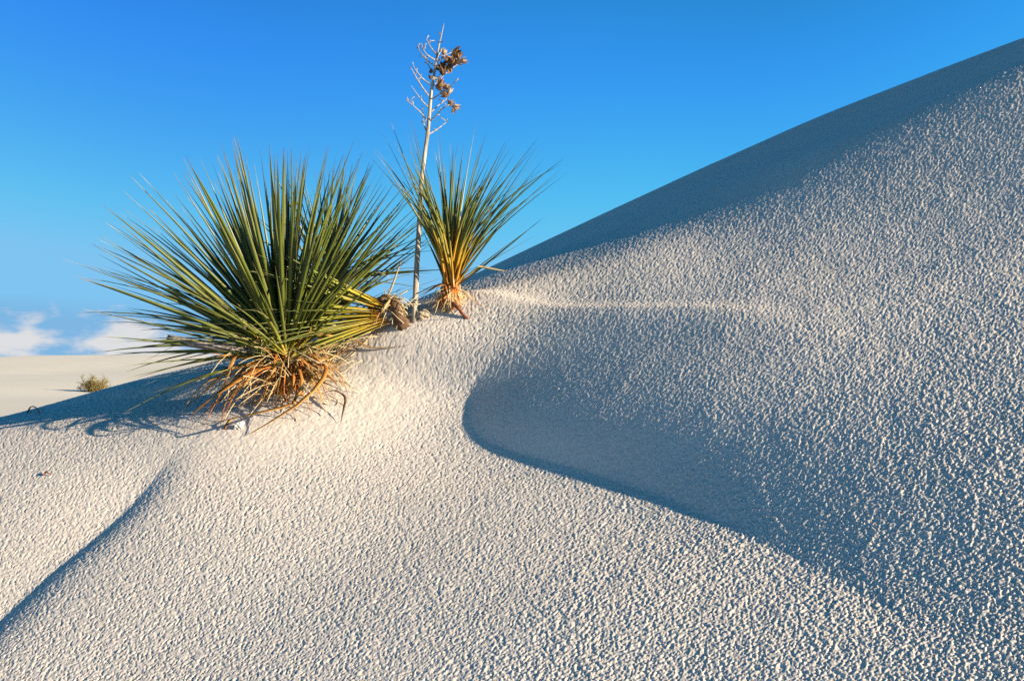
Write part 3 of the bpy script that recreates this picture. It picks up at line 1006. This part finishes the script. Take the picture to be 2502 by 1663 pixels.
# hair-thin dry fibres among them
g = Geo()
for k in range(150):
    a = rnd.uniform(-3.1, 1.2)
    o = Vector((math.cos(a), math.sin(a), 0))
    p0 = head + o * rnd.uniform(0.02, 0.10) + Vector((0, 0, rnd.uniform(-0.12, 0.03)))
    p1 = p0 + o * rnd.uniform(0.02, 0.12) + Vector((rnd.gauss(0, 0.03), rnd.gauss(0, 0.03), rnd.gauss(0.0, 0.04)))
    p2 = p1 + o * rnd.uniform(0.0, 0.08) + Vector((rnd.gauss(0, 0.05), rnd.gauss(0, 0.03), rnd.uniform(-0.10, 0.02)))
    g.tube([above(p, 0.002) for p in bez(p0, p1, p2, 7)], [0.0011] * 7, 3)
o = g.add('dry_fibre', m_straw, big)
o['kind'] = 'stuff'

# ------------------------------------------------------------------ yucca on a dark trunk behind the big one
rnd = random.Random(23)
Y2 = Y1 + 0.42
h2 = at(792, 700, Y2)
b2 = Vector((h2.x + 0.006, Y2, gz(h2.x, Y2) - 0.03))
back = empty('yucca', b2, 'small yucca on a thin dark trunk half hidden right behind the large one', 'yucca')
g = Geo()
g.tube(spline([b2, b2.lerp(h2, 0.5) + Vector((0.006, 0, 0)), h2], 10), [0.018, 0.019, 0.020, 0.021, 0.022, 0.024, 0.025, 0.027, 0.024, 0.012], 12, True, 0.14, rnd)
g.add('trunk', m_bark, back)
axis2 = Vector((0.18, 0.1, 1)).normalized()
for k in range(74):
    th = R(rnd.uniform(2, 82))
    ph = rnd.uniform(0, 2 * math.pi)
    d = Vector((math.sin(th) * math.cos(ph), math.sin(th) * math.sin(ph), math.cos(th))) + Vector((0.15, 0, 0))
    if d.x < -0.3 and d.y < -0.2:
        d.y *= -1
    if d.y < -0.5:
        d.y *= 0.3
    place_leaf(back, LEAVES, h2 + Vector((0, 0, rnd.uniform(-0.03, 0.03))), d, (330 * Y2 / FPX) * rnd.uniform(0.75, 1.02), 0.013, axis2, 1 if d.z > 0.5 else 2, rnd.gauss(0, 0.5), rnd)
for k in range(14):
    a = rnd.uniform(0, 6.28)
    o = Vector((math.cos(a), math.sin(a), 0))
    p0 = h2 + o * 0.02 - Vector((0, 0, 0.02))
    Geo().blade(bez(p0, p0 + o * 0.05 + Vector((0, 0, 0.01)), p0 + o * rnd.uniform(0.03, 0.09) - Vector((0, 0, rnd.uniform(0.06, 0.14))), 7), lw(7, 0.009), o + Vector((0, 0, 1)), 0.14, 0.25, rnd.uniform(-1, 1)).add('dead_leaf', m_dead, back)

# ------------------------------------------------------------------ yucca fallen on its side
rnd = random.Random(31)
gs = hit(984, 796)
Y3 = gs.y + 0.02
h3 = at(936, 744, Y3)
fb = Vector((gs.x, Y3, gz(gs.x, Y3) - 0.01))
fallen = empty('yucca', fb, 'yucca toppled on its side with its yellow-green leaves spread low to the left', 'yucca')
LOW = leaf_set(m_leaf_low)
ax3 = Vector((-1, -0.30, -0.09)).normalized()
sx = ax3.cross(Vector((0, 0, 1))).normalized()
sz = sx.cross(ax3).normalized()
k = 0
tries = 0
while k < 80 and tries < 900:
    tries += 1
    a, b_ = rnd.uniform(-0.62, 0.62), rnd.uniform(-0.34, 0.60)
    d = (ax3 + sx * a + sz * b_).normalized()
    L = (345 * Y3 / FPX) * rnd.uniform(0.72, 1.0)
    base = h3 + sz * (b_ * 0.07 - 0.035) + Vector((rnd.uniform(-0.03, 0.02), a * 0.02 - 0.02, 0))
    tip = base + d * L
    midp = base + d * L * 0.5
    if tip.z < gz(tip.x, tip.y) + 0.004 or midp.z < gz(midp.x, midp.y) + 0.004:
        continue
    place_leaf(fallen, LOW, base, d, L, 0.018, Vector((0, -0.25, 1)), 0 if rnd.random() < 0.7 else 1, rnd.gauss(0, 0.4), rnd)
    k += 1
Geo().tube(spline([h3 + Vector((-0.045, 0, -0.012)), h3 + Vector((0.0, 0, 0.004)), at(960, 738, Y3 - 0.01), at(968, 750, Y3 - 0.03), at(976, 775, Y3 - 0.03), fb + Vector((0.006, -0.02, -0.01))], 28),
           [0.0165 + 0.007 * max(0, 1 - abs(j - 6) / 7) + 0.004 * j / 27 for j in range(28)], 18, True, 0.16, rnd).add('trunk', m_bark, fallen)
zf = lambda a, b: (740 + a / 5.9, 640 + b / 5.9)
for tr, w in ((((1280, 500), (1180, 640), (1060, 830), (930, 1000)), 0.006), (((1300, 520), (1150, 700), (1040, 900), (880, 1020)), 0.005), (((1320, 640), (1200, 700), (1100, 790)), 0.006),
              (((1300, 560), (1180, 560), (1080, 640), (960, 800)), 0.007), (((1290, 530), (1210, 600), (1160, 760), (1140, 860)), 0.005), (((1340, 560), (1440, 620), (1430, 720), (1400, 800)), 0.005),
              (((1200, 640), (1000, 720), (900, 880), (680, 960)), 0.008), (((1100, 660), (950, 800), (820, 920), (640, 980)), 0.009), (((1150, 640), (1020, 860), (900, 930), (780, 970)), 0.008),
              (((1080, 690), (920, 780), (760, 900), (600, 975)), 0.010), (((1300, 510), (1240, 560), (1120, 580), (1040, 640)), 0.007), (((1260, 620), (1170, 720), (1080, 780), (1000, 840)), 0.006)):
    skirt(fallen, tr, w, True, conv=zf, y0=Y3 - 0.02, tw=rnd.uniform(-1, 1), mat=m_dead if w > 0.0065 else m_straw)
for tr in (((1240, 520), (1240, 470), (1330, 230), (1410, 0), (1440, -60)), ((1200, 500), (1190, 470), (1185, 430), (1205, 360)), ((900, 350), (1000, 240), (1090, 152), (1200, 190), (1290, 262))):
    skirt(fallen, tr, 0.006 if tr[0][0] == 1240 else 0.004, False, conv=zf, y0=Y3, mat=m_straw)
g = Geo()
for k in range(80):
    c = at(rnd.uniform(950, 972), rnd.uniform(728, 755), Y3 - rnd.uniform(-0.01, 0.035))
    d1 = Vector((rnd.gauss(0, 0.02), rnd.gauss(-0.01, 0.015), rnd.gauss(0, 0.02)))
    d2 = Vector((rnd.gauss(0, 0.035), rnd.gauss(-0.01, 0.02), rnd.gauss(-0.015, 0.03)))
    g.tube([above(p, 0.002) for p in bez(c, c + d1, c + d2, 5)], [0.0012] * 5, 3)
o = g.add('dry_fibre', m_straw, fallen)
o['kind'] = 'stuff'

# ------------------------------------------------------------------ tall-necked yucca on the right
rnd = random.Random(43)
g4 = hit(1100, 748)
Y4 = g4.y
tb = Vector((g4.x, Y4, g4.z - 0.03))
tall = empty('yucca', tb, 'upright yucca with an orange neck and pale stringy base, right of the bare stalk', 'yucca')
neck = at(1100, 704, Y4)
g = Geo().tube(spline([tb, at(1098, 738, Y4), at(1100, 718, Y4), neck, at(1106, 650, Y4), at(1116, 580, Y4)], 14), [0.020, 0.025, 0.031, 0.033, 0.031, 0.029, 0.028, 0.027, 0.028, 0.025, 0.021, 0.016, 0.011, 0.006], 12, True, 0.12, rnd)
g.add('trunk', m_core, tall)
TIPS = [(877, 356), (910, 363), (927, 311), (951, 288), (920, 366), (992, 316), (997, 271), (962, 346), (1002, 360), (1069, 337), (1069, 285), (1062, 371), (1108, 360), (1117, 347), (1134, 350), (1164, 295),
        (1173, 354), (1190, 321), (1183, 332), (1202, 371), (1235, 346), (1246, 337), (1250, 357), (1258, 374), (1316, 336), (1312, 360), (1327, 360), (1329, 388), (1378, 386), (1375, 410), (1389, 421), (1309, 420),
        (1337, 527), (1325, 533), (1316, 571), (1230, 543), (1254, 504), (1028, 556), (1053, 537), (1000, 420), (1040, 440), (1180, 470), (1270, 450), (1240, 470), (1290, 440)]
jit = []
for k in range(72):
    a, b_ = rnd.choice(TIPS[:32])
    q = rnd.uniform(0.62, 0.98)
    jit.append((1108 + (a - 1108) * q + rnd.gauss(0, 16), 650 + (b_ - 650) * q + rnd.gauss(0, 14)))
for k, (a, b_) in enumerate(TIPS + jit):
    first = k < len(TIPS)
    dy = rnd.uniform(-0.12, 0.12) if first else rnd.uniform(-0.38, 0.42)
    tip = at(a, b_, Y4 + dy)
    low = b_ > 500
    s0 = at(1102 + rnd.uniform(-10, 10) + (a - 1108) * 0.03, rnd.uniform(655, 708) if not low else rnd.uniform(690, 712), Y4 + dy * 0.08 - rnd.uniform(0, 0.02))
    rise = rnd.uniform(0.13, 0.20) if not low else rnd.uniform(0.03, 0.07)
    c = s0 + Vector(((tip.x - s0.x) * 0.22, dy * 0.18, rise))
    n = 9
    w = rnd.uniform(0.008, 0.0115)
    Geo().blade(bez(s0, c, tip, n), lw(n, w, 1.0, 0.25), Vector((rnd.uniform(-0.3, 0.3) - (tip.x - s0.x), -dy + rnd.uniform(-0.4, 0.4), 0.25)), 0.15, 0.3, rnd.uniform(-0.6, 0.6)).add('leaf', m_leaf_tall, tall)
z3 = lambda a, b: (880 + a / 4.126, 440 + b / 4.126)
for tr, w, gnd, mt in (
        (((900, 1080), (820, 1040), (640, 1140), (420, 1260)), 0.008, True, m_dead), (((900, 1070), (800, 1060), (600, 1190), (440, 1350)), 0.008, True, m_dead), (((880, 1060), (760, 1060), (560, 1160), (400, 1300)), 0.006, True, m_straw),
        (((880, 1090), (780, 1120), (700, 1240), (680, 1280)), 0.004, True, m_straw), (((900, 1100), (820, 1140), (740, 1200)), 0.004, False, m_bark),
        (((920, 1090), (980, 1070), (1050, 1080), (1120, 1105)), 0.005, True, m_straw), (((940, 1090), (1050, 1140), (1180, 1240), (1350, 1310)), 0.006, True, m_dead), (((940, 1100), (1040, 1110), (1130, 1200), (1170, 1275)), 0.004, True, m_straw),
        (((940, 1060), (1010, 980), (1080, 920), (1190, 868)), 0.004, False, m_bark), (((900, 1140), (820, 1200), (760, 1215), (740, 1265)), 0.010, True, m_dead)):
    skirt(tall, tr, w, gnd, conv=z3, y0=Y4 - 0.02, mat=mt, tw=rnd.uniform(-0.7, 0.7))
pe = at(880 + 1190 / 4.126, 440 + 868 / 4.126, Y4 - 0.07)
Geo().blade(spline([pe, at(1205, 658, Y4 - 0.10), at(1243, 664, Y4 - 0.13)], 7), [0.004, 0.009, 0.009, 0.008, 0.007, 0.005, 0.001], Vector((0, -1, 0.6)), 0.14, 0.2).add('dead_leaf', m_straw, tall)
g = Geo()
for k in range(120):
    a = rnd.uniform(0, 2 * math.pi)
    q = rnd.uniform(0, 1)
    c = tb.lerp(neck, 0.15 + 0.9 * q)
    o = Vector((math.cos(a), math.sin(a), 0))
    p0 = c + o * rnd.uniform(0.026, 0.034) + Vector((0, 0, 0.01))
    p1 = p0 + o * rnd.uniform(0.002, 0.014) + Vector((rnd.gauss(0, 0.012), 0, rnd.uniform(-0.03, 0.01)))
    p2 = p0 + o * rnd.uniform(-0.010, 0.010) + Vector((rnd.gauss(0, 0.02), 0, rnd.uniform(-0.09, -0.02)))
    g.tube([above(p, 0.002) for p in bez(p0, p1, p2, 6)], [0.0011] * 6, 3)
o = g.add('dry_fibre', m_straw, tall)
o['kind'] = 'stuff'
e5 = hit(1146, 779)
Geo().tube([above(p, 0.002) for p in spline([at(1111, 742, Y4 - 0.03), at(1124, 758, (Y4 + e5.y) / 2 - 0.02), e5 - Vector((0, 0, 0.012))], 8)], [0.010, 0.008, 0.0065, 0.006, 0.0055, 0.005, 0.005, 0.004], 8, True, 0.15, rnd).add('root', m_root, tall)

# ------------------------------------------------------------------ dead flower stalk
rnd = random.Random(57)
g5 = hit(1012, 786)
Y5 = g5.y
stalk = empty('flower_stalk', Vector((g5.x, Y5, g5.z)), 'tall bare bleached flower stalk with brown seed pods near its top, standing between the yuccas', 'flower stalk')
SP = [(1012, 792), (1018, 658), (1023, 573), (1027, 500), (1030, 440), (1038, 377), (1047, 306), (1054, 222), (1062, 175), (1070, 124), (1078, 88), (1085, 58)]
SR = [14, 13.5, 12.5, 12, 10.5, 10, 9, 7.5, 6, 4.5, 3, 1.2]
P = [at(a, b_, Y5 + 0.0006 * (792 - b_) * 0.15) for a, b_ in SP]
n = 40
pts = spline(P, n)
rad = [float(np.interp(i / (n - 1) * (len(SR) - 1), range(len(SR)), SR)) / 2 * Y5 / FPX for i in range(n)]
Geo().tube(pts, rad, 12, True, 0.05, rnd).add('stem', m_bleached, stalk)
YB = Y5 + 0.06


def z2(a, b):
    return (860 + a / 3.564, 40 + b / 3.564)


def z8(a, b):
    return (980 + a / 7.84, 40 + b / 7.84)


BR = [(z8, ((660, 720), (560, 580), (485, 435))), (z8, ((650, 840), (500, 740), (430, 640), (395, 540))), (z8, ((635, 940), (520, 860), (380, 700), (300, 580))), (z8, ((600, 1080), (520, 930), (485, 860), (450, 740))),
      (z8, ((545, 1300), (400, 1180), (270, 1020), (225, 930))), (z8, ((530, 1530), (380, 1320), (250, 1100), (205, 1020))), (z2, ((662, 790), (605, 730), (515, 605))), (z2, ((648, 895), (580, 820), (470, 725))),
      (z2, ((645, 995), (622, 920), (615, 825))), (z2, ((668, 1028), (740, 985), (825, 920))), (z2, ((680, 915), (750, 845), (820, 775))), (z2, ((690, 835), (760, 770), (830, 720))),
      (z2, ((695, 722), (780, 670), (850, 620), (925, 535))), (z2, ((690, 620), (760, 560), (810, 500))), (z2, ((715, 545), (800, 510), (890, 440), (985, 385))), (z2, ((728, 405), (780, 370), (800, 340))),
      (z2, ((738, 372), (765, 320), (800, 275))), (z2, ((755, 228), (800, 218))), (z2, ((768, 158), (750, 138))), (z8, ((690, 880), (800, 780), (860, 740), (1000, 680))), (z2, ((790, 500), (840, 430), (880, 400), (930, 350)))]
for f_, tr in BR:
    px = [f_(*q) for q in tr]
    sgn = rnd.choice((-1, 1))
    m = len(px)
    P = []
    for k, (a, b_) in enumerate(px):
        yy = Y5 + 0.0006 * (792 - b_) * 0.15 + sgn * 0.10 * k / m * rnd.uniform(0.7, 1.1)
        P.append(at(a, b_, yy))
    nn = 4 * m
    pts = spline(P, nn)
    r0 = 1.35 * Y5 / FPX
    g = Geo().tube(pts, [r0 * (1.35 - 0.85 * i / (nn - 1)) * rnd.uniform(0.85, 1.15) for i in range(nn)], 6)
    if m > 2:                                       # short side spurs
        for k in range(rnd.randrange(3, 6)):
            c = pts[rnd.randrange(nn // 3, nn)]
            s_ = c + Vector((rnd.gauss(0, 0.008), rnd.gauss(0, 0.006), rnd.uniform(0.004, 0.016)))
            g.tube([c, (c + s_) / 2 + Vector((0.001, 0, 0.001)), s_], [0.0014, 0.0012, 0.0017], 5)
    g.add('branch', m_bleached, stalk)


def pod(c, size, mat, flat=1.0, tilt=None):
    """dry capsule split into pointed valves round a frayed middle"""
    g = Geo()
    ax = tilt.normalized() if tilt else Vector((rnd.gauss(0, 0.6), rnd.gauss(-0.2, 0.4), rnd.uniform(0.2, 1))).normalized()
    u_ = ax.cross(Vector((0.3, 1, 0.2))).normalized()
    v_ = ax.cross(u_)
    base = c - ax * size * 0.5
    nv = 6
    for k in range(nv):
        a = 2 * math.pi * k / nv + rnd.uniform(-0.3, 0.3)
        o = (u_ * math.cos(a) + v_ * math.sin(a)) * flat
        L = size * rnd.uniform(0.9, 1.3)
        p1 = base + ax * L * 0.45 + o * size * rnd.uniform(0.42, 0.6)
        p2 = base + ax * L + o * size * rnd.uniform(0.12, 0.62)
        g.blade(bez(base, p1, p2, 6), [size * 0.20, size * 0.5, size * 0.56, size * 0.46, size * 0.26, size * 0.03], -o, 0.10, 0.5, rnd.uniform(-0.5, 0.5))
    for k in range(5):
        o = Vector((rnd.gauss(0, 1), rnd.gauss(0, 1), rnd.gauss(0, 1))).normalized() * size * 0.7
        g.blade([c, c + o * 0.5, c + o], [size * 0.2, size * 0.14, size * 0.02], Vector((0, 0, 1)), 0.1, 0.2)
    o_ = g.add('seed_pod', mat, stalk, False)
    return o_


PODS = [(905, 325, 84, m_pod, (0.9, -0.2, 0.35)), (925, 345, 54, m_pod, None), (850, 385, 75, m_pod, None), (885, 400, 68, m_pod, None), (930, 400, 51, m_podpale, None), (965, 388, 54, m_podpale, (1, -0.1, 0.25)), (850, 450, 68, m_pod, (0.1, -0.2, -1)),
        (790, 440, 73, m_bark, None), (785, 480, 68, m_bark, None), (765, 455, 54, m_bark, None), (805, 312, 46, m_podpale, (0.2, 0, 1)), (770, 585, 68, m_pod, (0.5, -0.2, 0.8)), (760, 620, 61, m_pod, None), (820, 612, 54, m_pod, (1, 0, 0.3)),
        (812, 680, 60, m_pod, None), (850, 655, 46, m_podpale, (0.5, 0, 1)), (855, 760, 51, m_pod, None), (900, 788, 56, m_podpale, (1, -0.1, -0.3)), (882, 820, 32, m_pod, (0.2, 0, -1)), (686, 482, 34, m_bark, None), (682, 535, 32, m_bark, None)]
for a, b_, s_, mt, tl in PODS:
    x_, r_ = z2(a, b_)
    c = at(x_, r_, Y5 + 0.0006 * (792 - r_) * 0.15 + rnd.uniform(-0.015, 0.015))
    pod(c, s_ / 3.564 * Y5 / FPX * 1.18, mt, 1.0, Vector(tl) if tl else None)

# ------------------------------------------------------------------ old grey stalk poking out of the big yucca
rnd = random.Random(61)
YL = Y1 + 0.05
LP = [at(414, 829, YL - 0.17), at(470, 838, YL - 0.16), at(560, 851, YL - 0.12), at(660, 874, YL - 0.06), at(740, 905, YL + 0.05)]
g = Geo()
nn = 18
pts = spline(LP, nn)
R0 = 10.5 * YL / FPX
g.tube(pts, [R0 * (0.95 + 0.1 * rnd.random()) for _ in range(nn)], 14, False)
# hollow broken end: inner wall and ragged rim
b0 = len(g.v)
t0 = (pts[1] - pts[0]).normalized()
for k in range(14):
    g.v[k] = g.v[k] - t0 * rnd.uniform(0.0, 0.022) * (1.5 if k in (4, 5, 6, 7) else 0.6)
for j, (f_, dpt) in enumerate(((0.72, 0.0), (0.68, 0.05))):
    for k in range(14):
        base = g.v[k] if j == 0 else g.v[14 * 2 + k]
        cc = pts[0] if j == 0 else pts[2]
        g.v.append(cc + (base - cc) * f_ + (t0 * 0.002 if j == 0 else t0 * 0))
        g.uv.append((k / 14, 0.0))
for k in range(14):
    k2 = (k + 1) % 14
    g.f.append((k, b0 + k, b0 + k2, k2))
    g.f.append((b0 + k, b0 + 14 + k, b0 + 14 + k2, b0 + k2))
g.f.append(tuple(b0 + 14 + k for k in range(14)))
g.f.append(tuple((nn - 1) * 14 + k for k in range(14)))
g.add('broken_stalk', m_log)
tag(C.objects['broken_stalk'], 'thick grey hollow stalk with a broken end sticking out left under the large yucca', 'dead stalk')

# ------------------------------------------------------------------ loose pieces on the sand


def loose(name, pix, w, mat, label, cat, lift=0.004, n=9, group=None, tubef=False, arch=0.0):
    P = []
    m = len(pix)
    for k, (a, b_) in enumerate(pix):
        p = hit(a, b_)
        P.append(Vector((p.x, p.y, p.z + lift + arch * math.sin(math.pi * k / (m - 1)))))
    pts = [above(p, lift * 0.7) for p in spline(P, n)]
    g = Geo()
    if tubef:
        g.tube(pts, [w / 2 * (1 - 0.5 * i / n) for i in range(n)], 6, True, 0.2, rnd)
    else:
        g.blade(pts, lw(n, w, 0.6, 0.4), Vector((0.1, -0.5, 1)), 0.14, 0.25)
    return tag(g.add(name, mat), label, cat, group)


loose('dead_leaf', [(776, 806), (830, 811), (880, 815), (930, 822)], 0.010, m_dead, 'straight straw-yellow leaf lying on the sand below the toppled yucca', 'dead leaf', 0.012)
loose('dead_leaf', [(800, 815), (850, 828), (900, 856), (950, 855), (1006, 848)], 0.008, m_dead, 'thin orange leaf curving up at its tip on the sand below the dark stump', 'dead leaf', 0.008, 12)
loose('dead_leaf', [(770, 822), (800, 822), (850, 832), (872, 830)], 0.006, m_straw, 'short pale straw piece beside the base of the large yucca', 'dead leaf', 0.006)
p_a, p_b, p_c = hit(790, 968), hit(845, 1001), hit(832, 1040)
pts = spline([p_a + Vector((0, 0, 0.01)), (p_a + p_b) / 2 + Vector((0, 0, 0.035)), p_b + Vector((0, -0.01, 0.035)), (p_b + p_c) / 2 + Vector((0, 0, 0.02)), p_c + Vector((0, 0, 0.003))], 11)
tag(Geo().blade(pts, lw(11, 0.008, 0.8, 0.5), Vector((0, -0.4, 1)), 0.15, 0.2).add('dead_leaf', m_bark), 'bent dark brown leaf propped on the sand right of the large yucca', 'dead leaf')
loose('dead_leaf', [(548, 1053), (562, 1040), (580, 1022)], 0.010, m_dead, 'short broken leaf end stuck in the sand in front of the large yucca', 'dead leaf', 0.006, arch=0.01)
loose('twig', [(105, 1164), (112, 1158), (118, 1162), (125, 1162)], 0.005, m_root, 'tiny reddish twig on the open sand slope at far left', 'twig', 0.004, 7, None, True, 0.004)
loose('root_curl', [(68, 1010), (76, 1003), (88, 1006), (97, 1014)], 0.006, m_root, 'small curled root at the dune edge at far left', 'root', 0.006, 8, None, True, 0.01)

# crusted clod beside the stalk
rnd = random.Random(71)
bm = bmesh.new()
bmesh.ops.create_icosphere(bm, subdivisions=3, radius=1.0)
for v in bm.verts:
    k = 1 + 0.22 * math.sin(v.co.x * 3.1 + 1) * math.cos(v.co.y * 2.7) + 0.10 * math.sin(v.co.z * 7 + v.co.x * 5) + rnd.uniform(-0.04, 0.04)
    v.co = Vector((v.co.x * 0.026, v.co.y * 0.020, v.co.z * 0.016)) * k
me = bpy.data.meshes.new('sand_clod')
bm.to_mesh(me)
bm.free()
me.materials.append(m_clod)
cl = hit(1033, 776)
o = put('sand_clod', me, None, Matrix.Translation(cl + Vector((0, 0, 0.006))))
tag(o, 'brownish crusted lump half buried just right of the bleached stalk', 'sand clod')

# pale crumb of sand thrown up in front of the big yucca
bm = bmesh.new()
bmesh.ops.create_icosphere(bm, subdivisions=4, radius=1.0)
for v in bm.verts:
    k = 1 + 0.25 * math.sin(v.co.x * 4.1 + 2) * math.cos(v.co.y * 3.3 + v.co.z * 2) + 0.12 * math.sin(v.co.z * 9 + v.co.x * 7) + rnd.uniform(-0.015, 0.015)
    v.co = Vector((v.co.x * 0.013 + v.co.z * 0.003, v.co.y * 0.011, v.co.z * 0.014)) * k
me = bpy.data.meshes.new('sand_clod')
bm.to_mesh(me)
bm.free()
me.materials.append(m_sand)
cl = hit(584, 1046)
tag(put('sand_clod', me, None, Matrix.Translation(cl + Vector((0, 0, 0.008)))), 'small white lump of sand in front of the big yucca below its drooping dead leaves', 'sand clod')

# ------------------------------------------------------------------ scrub bush on the plain
rnd = random.Random(83)
u, v = (230 - W0 / 2) / FPX, (HOR - 957) / FPX
yy = np.linspace(9, 60, 4000)
dd = plain_h(u * yy, yy) - v * yy
yb = float(yy[np.argmax(dd > 0)]) if (dd > 0).any() else 20.0
bb = Vector((u * yb, yb, float(plain_h(np.array([u * yb]), np.array([yb]))[0])))
S = yb / FPX
bush = empty('desert_shrub', bb, 'small brown and olive scrub bush alone on the white plain at left', 'shrub')
g = Geo()
gl = Geo()
for k in range(34):
    a = rnd.uniform(0, 2 * math.pi)
    o = Vector((math.cos(a), math.sin(a), 0))
    q = rnd.uniform(0, 1) ** 0.6
    e_ = bb + o * 48 * q * S + Vector((0, 0, (33 * math.sqrt(max(0.03, 1 - q * q)) * rnd.uniform(0.6, 1.15) + (15 if rnd.random() < 0.14 else 0)) * S))
    st = bb + o * 16 * q * S - Vector((0, 0, 0.02))
    c = st.lerp(e_, 0.5) + Vector((0, 0, 6 * S))
    pts = bez(st, c, e_, 6)
    gb = Geo().tube(pts, [1.0 * S, 0.9 * S, 0.8 * S, 0.6 * S, 0.45 * S, 0.3 * S], 4)
    for j in range(16):
        q = rnd.uniform(0.25, 1)
        p = pts[min(int(q * 5), 5)]
        d = Vector((rnd.gauss(0, 1), rnd.gauss(0, 1), rnd.gauss(0.5, 0.8))).normalized() * rnd.uniform(6, 16) * S
        gb.tube([p, p + d * 0.6, p + d], [0.45 * S, 0.35 * S, 0.2 * S], 3)
        for m in range(7):
            c2 = p + d * rnd.uniform(0.2, 1.1) + Vector((rnd.gauss(0, 2.2), rnd.gauss(0, 2.2), rnd.gauss(0, 2.2))) * S
            if c2.z < bb.z:
                continue
            d2 = Vector((rnd.gauss(0, 1), rnd.gauss(0, 1), rnd.gauss(0, 1))).normalized() * 2.4 * S
            gl.blade([c2, c2 + d2 * 0.5, c2 + d2], [0.3 * S, 1.5 * S, 0.2 * S], Vector((0, 0, 1)), 0.1, 0.2)
    gb.add('branch', m_bush, bush)
o = gl.add('foliage', m_bushleaf, bush)
o['kind'] = 'stuff'
